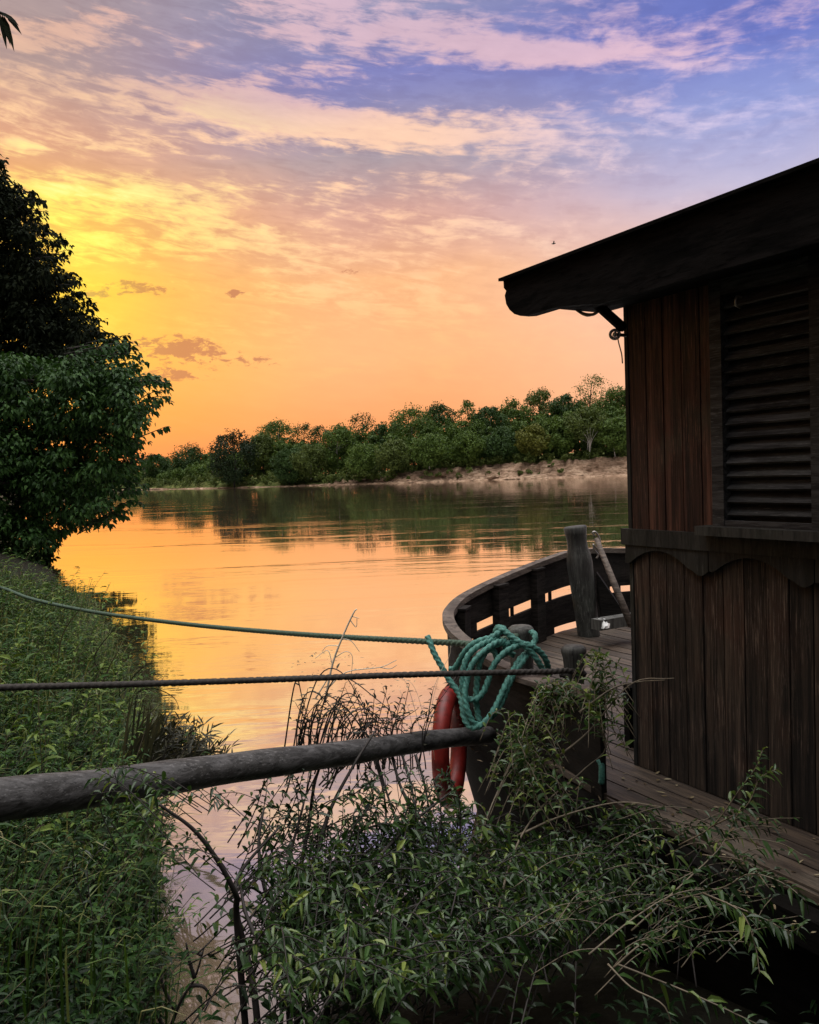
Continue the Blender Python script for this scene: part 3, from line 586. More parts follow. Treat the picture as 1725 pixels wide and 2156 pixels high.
Fc = [(l*n+i, l*n+(i+1) % n, (l+1)*n+(i+1) % n, (l+1)*n+i) for l in range(3) for i in range(n)]
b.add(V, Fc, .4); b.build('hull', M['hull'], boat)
# wale: a heavy rubbing strake under the deck edge
b = MB(); wl_ = plan[:len(rim)+6].copy(); ctr = cen*A(1, 1, 0); o_ = nrm(wl_-ctr)
for s0, s1, zc, hz in [(.0, .05, DECK-.09, .07)]:
    pts_ = wl_ + A(0, 0, 1)*zc; nn = len(pts_); V = []
    for i in range(nn):
        for (a_, z_) in ((0, -hz), (s1, -hz*.7), (s1, hz*.7), (0, hz)): V.append(pts_[i]+o_[i]*a_+A(0, 0, z_))
    Fq = [(i*4+j, (i+1)*4+j, (i+1)*4+(j+1) % 4, i*4+(j+1) % 4) for i in range(nn-1) for j in range(4)]; b.add(V, Fq, .5)
b.build('rubbing_strake', M['hull'], boat, smooth=False)
# deck boards run along the boat; each clipped to the plan
def clip_line(off):                                 # s-interval where the line at this offset lies inside the plan
    hits = []
    for i in range(n):
        a, c = plan[i], plan[(i+1) % n]; da = np.dot(a-WA*A(1, 1, 0), WN)-off; dc = np.dot(c-WA*A(1, 1, 0), WN)-off
        if da*dc < 0: f = da/(da-dc); hits.append(np.dot(a+(c-a)*f-WA*A(1, 1, 0), WU))
    return (min(hits), max(hits)) if len(hits) > 1 else None
b = MB(); offs = [np.dot(p-WA*A(1, 1, 0), WN) for p in plan]; o = min(offs)+.03; bw = .122
while o < max(offs)-.01:
    e = min(o+bw, max(offs)-.004); ca, cb_ = clip_line(o+.002), clip_line(e-.008)
    if ca and cb_:
        zt = DECK+.018+random.uniform(-.003, .003); q0, q1 = o, e-.010
        poly = [wp(ca[0]+.02, zt, q0), wp(ca[1], zt, q0), wp(cb_[1], zt, q1), wp(cb_[0]+.02, zt, q1)]
        if np.cross(poly[1]-poly[0], poly[2]-poly[0])[2] < 0: poly = poly[::-1]
        b.prism([p-A(0, 0, .03) for p in poly][::-1] if 0 else [p-A(0, 0, .03) for p in poly], A(0, 0, .03))
    o += bw
b.build('deck', M['deck'], boat, smooth=False)
# bulwark planking with slots
L_ = np.concatenate([[0], np.cumsum(np.linalg.norm(np.diff(rim*A(1, 1, 0), axis=0), axis=1))]); nr = len(rim)
inw = nrm(np.cross(nrm(np.gradient(rim*A(1, 1, 0), axis=0)), A(0, 0, 1)))
if np.dot(inw[45], cen-rim[45]) < 0: inw = -inw
pxr = [ (lambda v_: 862.5 + F*np.dot(v_, rt)/np.dot(v_, fw))(p-C0) for p in rim]; fari = int(np.argmin(pxr))
def fidx(px):                                       # index on the far half of the rim seen at this x
    for i in range(fari, nr-1):
        if pxr[i] <= px < pxr[i+1]: return i + (px-pxr[i])/(pxr[i+1]-pxr[i])
    return nr-1
slots = [(996,1072,.50,.62), (1074,1152,.50,.62), (1154,1222,.50,.62), (1158,1226,.03,.14), (1278,1296,.44,.53), (1301,1360,.44,.53), (961,993,.40,.44)]
sl_i = [(fidx(a), fidx(c), lo, hi_) for a, c, lo, hi_ in slots]
cuts = sorted(set([float(i) for i in range(nr)] + [x for s_ in sl_i for x in s_[:2]])); levels = [0, .03, .14, .25, .40, .44, .50, .53, .62, .8, 1.0]
def at(i, arr): k = min(int(i), nr-2); f = i-k; return arr[k]*(1-f)+arr[k+1]*f
b = MB(); TH = .025
for a, c in zip(cuts[:-1], cuts[1:]):
    if c-a < 1e-4: continue
    for lo, hi_ in zip(levels[:-1], levels[1:]):
        mid = (a+c)/2; ml = (lo+hi_)/2
        if any(s0 <= mid <= s1 and l0 <= ml <= l1 for s0, s1, l0, l1 in sl_i): continue
        Q = []
        for i_ in (a, c):
            p = at(i_, rim); iv = at(i_, inw)
            for l in (lo, hi_):
                z = DECK-.02 + (p[2]-DECK-.0)*l; Q.append((A(p[0], p[1], z), A(p[0], p[1], z)+iv*TH))
        (o00, i00), (o01, i01), (o10, i10), (o11, i11) = Q
        V = [o00, o10, o11, o01, i00, i10, i11, i01]; b.add(V, [(0,1,2,3), (4,7,6,5), (0,4,5,1), (3,2,6,7), (0,3,7,4), (1,5,6,2)], .25+.5*((levels.index(lo)*37) % 11)/11)
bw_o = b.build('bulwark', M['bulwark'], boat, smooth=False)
b = MB(); V = []
for i in range(nr):
    p = rim[i]; iv = inw[i]
    for a_, z_ in ((-.028, -.035), (.045, -.035), (.045, .006), (-.028, .006)): V.append(p+iv*a_+A(0, 0, z_+.012))
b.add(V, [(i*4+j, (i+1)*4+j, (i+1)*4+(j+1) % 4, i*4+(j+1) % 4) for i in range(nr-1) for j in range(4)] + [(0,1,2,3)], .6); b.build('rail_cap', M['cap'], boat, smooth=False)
for px0, px1 in [(944,974), (1026,1052), (1106,1130)]:   # ribs inside the bulwark
    i0, i1 = fidx(px0), fidx(px1); a_, c_ = at(i0, rim), at(i1, rim); iv = (at(i0, inw)+at(i1, inw))/2; tv = nrm(c_-a_); cc = (a_+c_)/2
    zt = cc[2]-.03; bb_ = MB(); hw_ = min(np.linalg.norm((c_-a_))*.5, .07); bb_.box(A(cc[0], cc[1], (DECK+zt)/2)+iv*(TH+.03), tv*A(1, 1, 0)*hw_, iv*.03, A(0, 0, (zt-DECK)/2)); 
    bb_.box(A(cc[0], cc[1], zt+.008)+iv*(TH+.032), tv*A(1, 1, 0)*(hw_+.006), iv*.036, A(0, 0, .008), .9)
    bb_.build('rib', M['bulwark'], bw_o if 0 else boat, smooth=False)
# bitts and the tall bow post
def post(name, prof_, c, mt, lean=A(0, 0, 0), sides=14, sq=1.0):
    b = MB(); pts_ = [c + A(0, 0, z) + lean*z for z, r_ in prof_]; b.tube(pts_, [r_ for z, r_ in prof_], sides); return b.build(name, mt, boat)
pb = P(1240, 1335, 6.65); pt_ = P(1211, 1108, 6.65)
hgt = pt_[2]-pb[2]; ln = (pt_-pb)/hgt; ln[2] = 0
post('bow_post', [(-.05, .09), (0, .09), (.2*hgt, .092), (.5*hgt, .100), (.66*hgt, .104), (.74*hgt, .096), (.80*hgt, .082), (.86*hgt, .079), (.93*hgt, .086), (.985*hgt, .094), (hgt, .084)], pb, M['post'], ln)
b1 = P(1097, 1318, 4.12); post('bollard', [(-.62, .06), (-.12, .058), (-.05, .062), (-.03, .066), (-.012, .064), (0, .05)], b1, M['post'])
b2 = P(1208, 1360, 3.86); post('bollard', [(-.5, .045), (-.14, .045), (-.06, .052), (-.03, .060), (-.012, .060), (0, .048)], b2, M['post'])
b = MB(); p0, p1 = P(1098, 1428, 3.9), P(1190, 1455, 3.6); dv = nrm(p1-p0); b.box((p0+p1)/2, dv*np.linalg.norm(p1-p0)*.5, np.cross(dv, A(0, 0, 1))*.035, A(0, 0, .012)); b.build('rail_plank', M['cap'], boat, smooth=False)
# knee brace and its block behind the post
b = MB(); a_, c_ = P(1256, 1205, 6.6), P(1318, 1295, 6.4); lo_ = P(1270, 1315, 6.5); lo2 = P(1318, 1310, 6.4); b.prism([a_, c_, lo2, lo_, a_+A(0, 0, -.22)], A(.02, .05, 0)); b.build('knee_brace', M['bulwark'], boat, smooth=False)
b = MB(); b.box(P(1300, 1308, 6.3), WN*-.22, WU*.05, A(0, 0, .04)); b.build('deck_block', M['post'], boat, smooth=False)
# --- cabin
s_win0, _ = wh(1512, 1000); s_win1, _ = wh(1752, 1000); _, z_rail = wh(1330, 1135); _, z_sill = wh(1600, 1122, .05); _, z_wtop = wh(1530, 560, .05)
_, z_fas = wh(1060, 590, .3); print('cabin', s_win0, s_win1, z_rail, z_sill, z_wtop, 'fascia', z_fas, wh(1725, 342, .3), wh(1310, 490, .3))
ZT = z_fas-.10; SEND = 7.2
def boards(name, z0, z1, s0, s1, mt, seed, bwid=.098):
    b = MB(); rs = random.Random(seed); s = s0
    while s < s1-.005:
        e = min(s+bwid*rs.uniform(.97, 1.03), s1); o_ = rs.uniform(-.0025, .0025)
        b.box(wp((s+e)/2, (z0+z1)/2, -.011+o_), WU*((e-s)/2-.0028), WN*.011, A(0, 0, (z1-z0)/2), rs.random()); s = e
    b.box(wp((s0+s1)/2, (z0+z1)/2, -.035), WU*((s1-s0)/2-.004), WN*.008, A(0, 0, (z1-z0)/2-.003), 0.); return b.build(name, mt, boat, smooth=False)
boards('lower_wall', DECK+.02, z_rail, .0, SEND, M['wall_lo'], 1)
boards('upper_wall', z_rail+.002, ZT, .0, s_win0+.01, M['wall_up'], 2)
boards('upper_wall', z_rail+.002, ZT, s_win1-.01, SEND, M['wall_up'], 3)
b = MB()                                            # end wall at the bow, back and roof boards
b.box(wp(.012, (DECK+ZT)/2, -1.35), WU*.012, WN*1.3, A(0, 0, (ZT-DECK)/2-.01)); b.box(wp(SEND/2, (DECK+ZT)/2, -2.66), WU*SEND/2, WN*.012, A(0, 0, (ZT-DECK)/2-.01)); b.box(wp(SEND, (DECK+ZT)/2, -1.35), WU*.012, WN*1.3, A(0, 0, (ZT-DECK)/2-.01)); b.build('end_walls', M['wall_lo'], boat, smooth=False)
# horizontal rail with scalloped valance below
b = MB(); b.box(wp(SEND/2-.02, z_rail+.012, .012), WU*(SEND/2+.03), WN*.014, A(0, 0, .0)+A(0, 0, .036), .7)
sa, _ = wh(1315, 1150, .02); sb_, _ = wh(1490, 1160, .02); per_ = sb_-sa-.0; x0 = sa+.005; zt_ = z_rail-.024
while x0 < SEND-.1:
    m_ = 26; pr = []
    for j in range(m_+1):
        f = j/m_; arch = math.sin(math.pi*min(max((f-.06)/.72, 0), 1))**.8; tail = .0 if f < .82 else math.sin(math.pi*(f-.82)/.18)
        pr.append((x0+f*(per_-.004), zt_-.085+.068*arch-.022*tail))
    poly = [wp(x0, zt_, .018)] + [wp(a_, z_, .018) for a_, z_ in pr] + [wp(x0+per_-.004, zt_, .018)]
    mm = len(pr)
    V = []
    for a_, z_ in pr: V += [wp(a_, z_, .002), wp(a_, z_, .020), wp(a_, zt_, .020), wp(a_, zt_, .002)]
    b.add(V, [(i*4+j, (i+1)*4+j, (i+1)*4+(j+1) % 4, i*4+(j+1) % 4) for i in range(mm-1) for j in range(4)] + [(0,1,2,3), tuple((mm-1)*4+j for j in (3,2,1,0))]); x0 += per_
b.build('scalloped_rail', M['trim'], boat, smooth=False)
# shuttered window
SH_M = M['shutter']; b = MB(); zs = z_sill; zt2 = z_wtop
for (sa_, sc_) in ((s_win0, s_win0+.055), (s_win1-.055, s_win1)): b.box(wp((sa_+sc_)/2, (zs+zt2)/2, .014), WU*(sc_-sa_)/2, WN*.022, A(0, 0, (zt2-zs)/2))
b.box(wp((s_win0+s_win1)/2, zt2-.05, .013), WU*((s_win1-s_win0)/2-.055), WN*.02, A(0, 0, .05)); b.box(wp((s_win0+s_win1)/2, zs+.02, .013), WU*((s_win1-s_win0)/2-.055), WN*.02, A(0, 0, .02))
wo = b.build('shuttered_window', SH_M, boat, smooth=False); wo['_b'] = boat['_b']
b = MB(); ns = 17; z0_, z1_ = zs+.05, zt2-.11
for k in range(ns):
    zc = z0_+(z1_-z0_)*(k+.5)/ns; hz = (z1_-z0_)/ns; b.box(wp((s_win0+s_win1)/2, zc, .002+random.uniform(-.002, .002)), WU*((s_win1-s_win0)/2-.057), WN*.016+A(0, 0, -.016), (WN*.003+A(0, 0, .0035)), random.random())
b.box(wp((s_win0+s_win1)/2, (zs+zt2)/2, -.03), WU*((s_win1-s_win0)/2-.03), WN*.006, A(0, 0, (zt2-zs)/2-.01), 0.)
b.build('slats', SH_M, wo, smooth=False)
b = MB(); b.box(wp((s_win0+s_win1)/2, z_sill-.001, .035), WU*((s_win1-s_win0)/2+.05), WN*.05, A(0, 0, .018)); b.build('sill', M['trim'], wo, smooth=False)
b = MB(); b.box(wp((s_win0+s_win1)/2, zt2+.014, .04), WU*((s_win1-s_win0)/2+.06), WN*.045, A(0, 0, .012)); b.build('drip_board', M['trim'], wo, smooth=False)
# corner board and the dark post standing by the cabin's foot
b = MB(); b.box(wp(-.012, (DECK+ZT)/2, -.03), WU*.010, WN*.035, A(0, 0, (ZT-DECK)/2), .5); b.build('corner_board', M['trim'], boat, smooth=False)
b = MB(); p_ = P(1328, 1475, 4.0); b.box(A(p_[0], p_[1], DECK+.16), A(.022, 0, 0), A(0, .05, 0), A(0, 0, .155)); b.build('door_stop', M['hull'], boat, smooth=False)
# fascia with a carved end, hanging a little out from the wall
FO = .30; pl = [(1060,588), (1061,606), (1066,612), (1063,622), (1066,640), (1073,652), (1083,661), (1096,665), (1112,664), (1132,658), (1158,650), (1190,644), (1225,641), (1262,640)]
pts_ = [wp(*wh(x_, y_, FO), FO) for x_, y_ in pl]; zb_ = pts_[-1][2]; top_z = z_fas+.0
poly = pts_ + [wp(SEND+.3, zb_, FO), wp(SEND+.3, top_z-.01, FO)]
b = MB(); b.prism(poly, -WN*.05); fo = b.build('fascia_board', M['roofw'], boat, smooth=False)
b = MB(); sF = np.dot(pts_[0]-WA*A(1, 1, 0), WU)
zr = top_z; rp_ = []
for a_, z_ in ((FO+.03, zr-.008), (FO+.03, zr+.006), (-1.4, zr+.26), (-3.0, zr+.03), (-3.0, zr-.02), (-1.4, zr+.20), (FO-.05, zr-.0)): rp_.append(wp(sF-.02, z_, a_))
b.prism([p_+WU*.02 for p_ in rp_], WU*(SEND+.28-sF)); b.build('roof', M['roofw'], boat, smooth=False)
b = MB(); b.box(wp((-.16+SEND)/2, zb_+.05, (FO-.05)/2), WU*(SEND+.16)/2, WN*(FO-.05)/2, A(0, 0, .012)); b.box(wp((SEND)/2, zb_+.03, -1.3), WU*(SEND/2-.02), WN*1.29, A(0, 0, .01)); b.build('soffit', M['roofw'], boat, smooth=False)
b = MB(); sq0 = wp(*wh(1312, 690, .1), .1); sq1 = wp(*wh(1252, 636, .1), .1); b.tube([sq0, (sq0+sq1)/2, sq1], .022, 6); sq2 = wp(*wh(1318, 600, .1), .1); b.tube([sq1+A(0, 0, .02), (sq1+sq2)/2+A(0, 0, .02), sq2], .02, 6); b.build('corner_bracket', M['roofw'], boat, smooth=False)
b = MB(); b.tube(spline([wp(*wh(x_, y_, .15), .15) for x_, y_ in ((1198,636), (1210,648), (1228,660), (1248,662), (1262,654))], 20), .007, 7); b.tube(spline([wp(*wh(x_, y_, .15), .15) for x_, y_ in ((1200,637), (1215,654), (1236,665), (1256,660))], 14), .004, 6)
b.build('cable', M['cable'], boat)
b = MB(); pc = wp(*wh(1295, 704, .1), .1); ax = nrm(A(-.2, -1, .1)); th = np.linspace(0, 2*math.pi, 25); e1_ = nrm(np.cross(ax, A(0, 0, 1))); e2_ = np.cross(ax, e1_)
b.tube([pc+(e1_*math.cos(a_)+e2_*math.sin(a_))*.020 for a_ in th], .0065, 8, cap=False); b.tube([pc-ax*.02, pc, pc+ax*.03], [.011, .011, .006], 10); b.tube([pc+ax*.0, pc+A(.03, .02, 0), pc+A(.06, .04, 0)], .008, 6); b.tube(spline([wp(*wh(x_, y_, .1), .1) for x_, y_ in ((1300,705), (1303,722), (1309,745), (1311,765))], 14), .003, 5); b.build('pulley', M['zinc'], boat)
b = MB(); hk = wp(*wh(1562, 626, .03), .03); b.tube(spline([hk, hk+WN*.03, hk+WN*.035+A(0, 0, -.03), hk+WN*.01+A(0, 0, -.04)], 12), .004, 6); b.build('hook', M['zinc'], boat)

# ------------------------------------------------------------------ things on and against the boat
bh = thing('boat_hook', P(1330, 1320, 6.1), 'slim wooden boat hook with a wire ring on its tip, leaning beside the bow post', 'boat hook')
b = MB(); b.tube([P(1330, 1318, 6.1), P(1292, 1225, 6.3), P(1256, 1134, 6.5)], [.028, .026, .02], 8); b.build('shaft', M['cap'], bh)
b = MB(); tp = P(1254, 1130, 6.5); b.tube(spline([tp, P(1248,1122,6.5), P(1254,1120,6.5), P(1262,1132,6.5), P(1264,1146,6.5), P(1256,1154,6.5), P(1250,1146,6.5), P(1252,1158,6.5), P(1260,1168,6.5), P(1256,1176,6.5)], 40), .008, 6); b.build('hook', M['zinc'], bh)
pg = thing('plastic_scrap', P(1269, 1320, 6.2), 'crumpled white plastic scrap on the deck at the foot of the bow post', 'litter')
b = MB(); c = P(1269, 1321, 6.2); rs = np.random.default_rng(2); nn = 14; uu = np.linspace(0, 6.283, nn, endpoint=False); V = []
for r_, zz in ((.055, 0), (.05, .03), (.03, .06), (.008, .065)): V += [c + A(math.cos(a_)*r_*rs.uniform(.6, 1.3), math.sin(a_)*r_*rs.uniform(.6, 1.3), zz*rs.uniform(.6, 1.2)) for a_ in uu]
b.add(V, [(l*nn+i, l*nn+(i+1) % nn, (l+1)*nn+(i+1) % nn, (l+1)*nn+i) for l in range(3) for i in range(nn)]); b.build('crumpled_sheet', plain('white_plastic', (.8,.8,.78), .3), pg, smooth=False)
# lifebuoy hanging flat against the bow, seen nearly edge-on
lc = P(948, 1572, 4.42); lb_ = thing('lifebuoy', lc-A(0, 0, .3), 'faded red lifebuoy hanging against the hull below the bow', 'lifebuoy')
ax = nrm(A(1, -.27, 0)); e1_ = nrm(A(.27, 1, 0)); b = MB(); V = []; nn = 56; ms = 16; Rr, rr_ = .255, .050
for i in range(nn):
    a_ = i/nn*2*math.pi; rad = e1_*math.cos(a_)*.92 + A(0, 0, 1)*math.sin(a_)*1.08
    for j in range(ms): c_ = j/ms*2*math.pi; V.append(lc + rad*(Rr+rr_*math.cos(c_)) + ax*rr_*.95*math.sin(c_))
b.add(V, [(i*ms+j, ((i+1) % nn)*ms+j, ((i+1) % nn)*ms+(j+1) % ms, i*ms+(j+1) % ms) for i in range(nn) for j in range(ms)]); b.build('ring', M['buoy'], lb_)
b = MB(); b.tube(spline([lc+A(0, 0, .30), P(952, 1440, 4.42), P(975, 1400, 4.5), P(992, 1362, 4.6)], 24), .006, 8, 3, .03); b.build('lanyard', M['drope'], lb_)

lf = MB(); rs = np.random.default_rng(44); N_ = 520
s_a = rs.uniform(-3.2, 3.0, N_); o_a = rs.uniform(.02, .62, N_)**1.0; pos = np.array([wp(a_, DECK+.022, o2) for a_, o2 in zip(s_a, o_a)])
an = rs.random(N_)*6.28; lf.leaves(pos, np.stack([np.cos(an), np.sin(an), rs.normal(size=N_)*.12], -1), nrm(A(0, 0, 1)+rs.normal(size=(N_, 3))*.2), .012+.03*rs.random(N_), .006+.008*rs.random(N_), -.1, .2)
tag(lf.build('leaf_litter', leafmat('dry_leaf', [(.05,.03,.015), (.16,.11,.06), (.30,.25,.16)], .0, .6, .3), smooth=False), 'dry leaf litter and crumbs scattered on the deck boards', 'leaf litter', kind='stuff')
# ropes
def rope_path(pts, per=.009):
    p = np.asarray(pts); L = np.sum(np.linalg.norm(np.diff(p, axis=0), axis=1)); return spline(p, max(12, int(L/per)))
def Zp(zx, zy, d): return P(zx*.29758+855.6, zy*.29758+1055.2, d)       # picks from the enlarged view
r1_ = thing('mooring_rope', P(985, 1352, 4.5), 'green-grey twisted mooring rope, the upper one, running from the bow to the far bank grass', 'rope')
b = MB(); gp_ = P(-150,1260,10.2); gp_[2] = float(bankz(np.array(gp_[0]), np.array(gp_[1])))-.05
pts_ = [gp_, gp_+A(.25, -.1, .5), P(-40,1228,9.8), P(10,1240,9.2), P(70,1262,8.6), P(200,1289,7.7), P(400,1315,6.6), P(640,1336,5.5), P(880,1350,4.75), P(960,1354,4.5), P(1000,1357,4.36), P(1040,1352,4.2), P(1090,1340,4.05)]
b.tube(rope_path(pts_, .009), .0165, 12, 3, .042, .3); b.build('strand', M['grope'], r1_)
r2_ = thing('mooring_rope', P(1150, 1414, 3.75), 'black twisted mooring rope, the lower one, crossing in front of the green coil', 'rope')
b = MB(); pts_ = [P(-900,1480,2.6), P(-300,1458,2.9), P(0,1448,3.1), P(300,1440,3.3), P(600,1430,3.45), P(850,1421,3.55), P(1060,1416,3.65), P(1160,1414,3.75), P(1196,1412,3.80), P(1230,1418,3.84), P(1212,1426,3.9), P(1180,1420,3.88)]
b.tube(rope_path(pts_, .0065), .0125, 12, 3, .030, .3); b.build('strand', M['drope'], r2_)
cl = thing('rope_coil', b1-A(0, 0, .3), 'thick teal rope hung in loose loops over the bollard at the bow', 'rope')
loops = [
 [(150,958,4.02), (172,1010,3.99), (200,1080,3.97), (250,1170,3.95), (300,1260,3.93), (372,1360,3.9), (396,1440,3.86), (410,1530,3.83), (450,1595,3.8), (500,1600,3.78), (560,1560,3.78), (620,1480,3.8), (662,1395,3.82), (700,1310,3.84), (748,1215,3.87), (800,1125,3.9), (860,1065,3.94), (905,1000,3.98), (912,950,4.0), (885,925,4.05)],
 [(305,1190,4.0), (340,1185,3.99), (378,1130,3.97), (410,1075,3.95), (460,1020,3.93), (530,985,3.92), (600,965,3.93), (655,930,3.95), (690,905,4.0), (650,895,4.04), (632,920,4.06)],
 [(632,925,4.0), (660,905,3.96), (710,930,3.94), (760,970,3.92), (820,1010,3.9), (880,1060,3.9), (925,1120,3.9), (965,1185,3.92), (1000,1240,3.95)],
 [(655,960,3.96), (600,985,3.92), (540,1010,3.9), (480,1050,3.88), (430,1110,3.87), (405,1190,3.86), (398,1290,3.85), (402,1360,3.85), (440,1400,3.84), (500,1398,3.84), (548,1345,3.85), (580,1270,3.86), (600,1200,3.87), (640,1130,3.88), (700,1070,3.89), (770,1030,3.9), (840,1015,3.92), (900,1030,3.94)],
 [(700,990,3.95), (640,1000,3.91), (570,1045,3.88), (500,1110,3.86), (455,1180,3.85), (430,1270,3.84), (415,1370,3.82), (430,1470,3.8), (470,1560,3.79), (520,1590,3.79)],
 [(720,1000,3.95), (650,1010,3.92), (580,1050,3.9), (530,1120,3.88), (510,1200,3.88), (500,1300,3.88), (495,1400,3.87), (505,1500,3.86), (520,1560,3.85)],
 [(740,985,3.93), (800,1005,3.91), (870,1020,3.9), (940,1060,3.92), (985,1115,3.94), (1005,1175,3.97), (1015,1230,4.0)],
 [(860,1075,3.92), (820,1140,3.89), (770,1210,3.87), (722,1310,3.85), (690,1390,3.84), (650,1470,3.82), (600,1530,3.82)],
 [(590,1040,3.95), (615,1060,3.94), (635,1090,3.93), (640,1110,3.95)],
 [(740,1000,3.93), (700,1040,3.95), (760,1090,3.98)],
]
b = MB()
for lp in loops: b.tube(rope_path([Zp(*p) for p in lp], .0052), .0138, 15, 3, .031, .3, rnd=random.random())
b.build('strand', M['teal'], cl)
re_ = thing('rope_end', P(1266, 1650, 3.40), 'short end of teal rope hanging at the deck edge beside the leafy sprays', 'rope')
b = MB(); b.tube(rope_path([P(1262,1600,3.42), P(1268,1620,3.40), P(1266,1650,3.40)], .008), .013, 12, 3, .07, .2); b.build('strand', M['teal'], re_)
# the long pole from the bank to the boat
pA, pB = P(0, 1679, 2.15), P(1030, 1547, 4.15); dvp = (pB-pA); pp = pA - dvp*.75
pl_ = thing('wooden_pole', pp, 'long round wooden pole, pale at its thick left end, reaching from bank to hull', 'pole')
b = MB(); tp_ = np.linspace(0, 1, 60)[:, None]; pth = pp + (pB-pp)*tp_; pth = pth + np.sin(tp_*9)*A(0, 0, .006) + np.sin(tp_*23)*A(0, 0, .003)
b.tube(pth, np.interp(tp_[:, 0], [0, .43, 1], [.060, .056, .043])+.0015*np.sin(np.linspace(0, 60, 60)), 20); b.build('shaft', M['pole'], pl_)

# ------------------------------------------------------------------ willow and other foreground growth
WB_ = P(640, 1960, 2.75); WB_[2] = .1
def willow_branch(sb, lb, path, n_leaf, L, r0, rs, tone=.5, r1=.0012, start=.15, spread=.9):
    pth = spline(path, 16); sb.tube(pth, np.linspace(r0, r1, 16), 5, rnd=rs.random())
    t_ = nrm(np.gradient(pth, axis=0)); f = start + (1-start)*np.linspace(0, 1, n_leaf); idx = f*14.999; k = idx.astype(int); fr = (idx-k)[:, None]
    pos = pth[k]*(1-fr) + pth[k+1]*fr; tt_ = t_[k]; a = np.arange(n_leaf)*2.4 + rs.random()*6; s1 = nrm(np.cross(tt_, A(0, 0, 1)+.001)); s2 = np.cross(s1, tt_)
    rad = s1*np.cos(a)[:, None] + s2*np.sin(a)[:, None]; dr = nrm(tt_*.75 + rad*spread + rs.normal(size=(n_leaf, 3))*.15); nm = nrm(A(0, 0, 1) + rs.normal(size=(n_leaf, 3))*.45)
    sz = (.6+.6*rs.random(n_leaf))*(1.1-.45*f); lb.leaves(pos, dr, nm, L*sz, L*.31*sz, .25+.5*rs.random(n_leaf), .3, rnd=np.clip(tone+.2*rs.normal(size=n_leaf)+.2*(rs.random()-.5), 0, 1))
wt = thing('willow_shrub', WB_, 'sprawling willow shrub with many narrow green leaves filling the foreground below the boat', 'shrub')
sb, lb = MB(), MB(); rs = np.random.default_rng(31)
mass = [(600,2080), (575,1960), (585,1840), (650,1740), (760,1690), (900,1690), (1000,1705), (1110,1745), (1230,1725), (1330,1690), (1450,1690), (1500,1740), (1470,1830), (1380,1900), (1270,1960), (1160,2000), (1050,2040), (900,2080), (760,2110), (620,2160)]
n = 0
while n < 700:
    x_, y_ = rs.uniform(500, 1500), rs.uniform(1680, 2160)
    if not inpoly(x_, y_, mass): continue
    n += 1; d = np.interp(y_, [1690, 2160], [3.15, 1.85]) + rs.uniform(-.1, .45); tip = P(x_, y_, d); ln_ = rs.uniform(.22, .5); a = math.atan2(tip[1]-WB_[1], tip[0]-WB_[0]) + rs.normal()*.8
    hd = A(math.cos(a), math.sin(a), 0); st = tip - hd*ln_ - A(0, 0, rs.uniform(.02, .25)); md = (st+tip)/2 + A(0, 0, rs.uniform(.03, .10)); willow_branch(sb, lb, [st, md, tip], rs.integers(12, 22), rs.uniform(.046, .074), .003, rs, .5)
# main limbs of the shrub, dark and upright behind the pole, and the long low ones
for pts_ in [[(640,1980,2.9), (630,1860,3.0), (650,1740,3.1), (665,1640,3.1), (700,1560,3.2)], [(650,1980,2.9), (660,1850,2.95), (690,1720,3.1), (740,1620,3.2), (790,1540,3.3)], [(600,1990,2.8), (560,1880,2.9), (545,1780,3.0), (556,1700,3.1)],
             [(610,1990,2.85), (600,1900,2.9), (612,1800,3.0), (640,1690,3.1)], [(500,1960,2.6), (495,1880,2.5), (420,1760,2.45), (330,1690,2.4)], [(540,2130,2.5), (520,2010,2.6), (500,1920,2.6), (505,1840,2.7), (590,1740,2.8)], [(620,2100,2.5), (560,2010,2.5), (520,1930,2.6), (505,1860,2.7)],
             [(690,1960,2.8), (760,1850,2.8), (860,1740,3.0), (960,1660,3.2)]]:
    q0_ = P(*pts_[0]); foot = q0_*A(1, 1, 0) + A(rs.normal()*.03, 0, -.1); p_ = spline([foot] + [P(*k) for k in pts_], 26); sb.tube(p_, np.linspace(.013, .004, 26), 8)
for k in range(70):                                  # leafy shoots off the upright limbs and under the pole
    x_, y_ = rs.uniform(500, 960), rs.uniform(1610, 1760); d = rs.uniform(2.9, 3.4); tip = P(x_, y_, d); st = tip + A(rs.uniform(-.25, .1), rs.uniform(-.1, .1), -rs.uniform(.15, .4)); willow_branch(sb, lb, [st, (st+tip)/2+A(.02, 0, .02), tip], 13, .06, .003, rs, .3)
for k in range(26):                                  # on the left of the gap: shoots crossing the pole
    x_, y_ = rs.uniform(170, 470), rs.uniform(1590, 1800); d = rs.uniform(1.95, 2.3) if x_ < 340 else rs.uniform(2.4, 3.1); tip = P(x_, y_, d); st = tip + A(rs.uniform(-.1, .25), rs.uniform(-.1, .1), -rs.uniform(.06, .18)); willow_branch(sb, lb, [st, (st+tip)/2+A(-.03, 0, .04), tip], 12, .045, .0015, rs, .5)
sb.build('branches', M['dtwig'], wt); lb.build('leaves', M['leaf_willow'], wt, smooth=False)
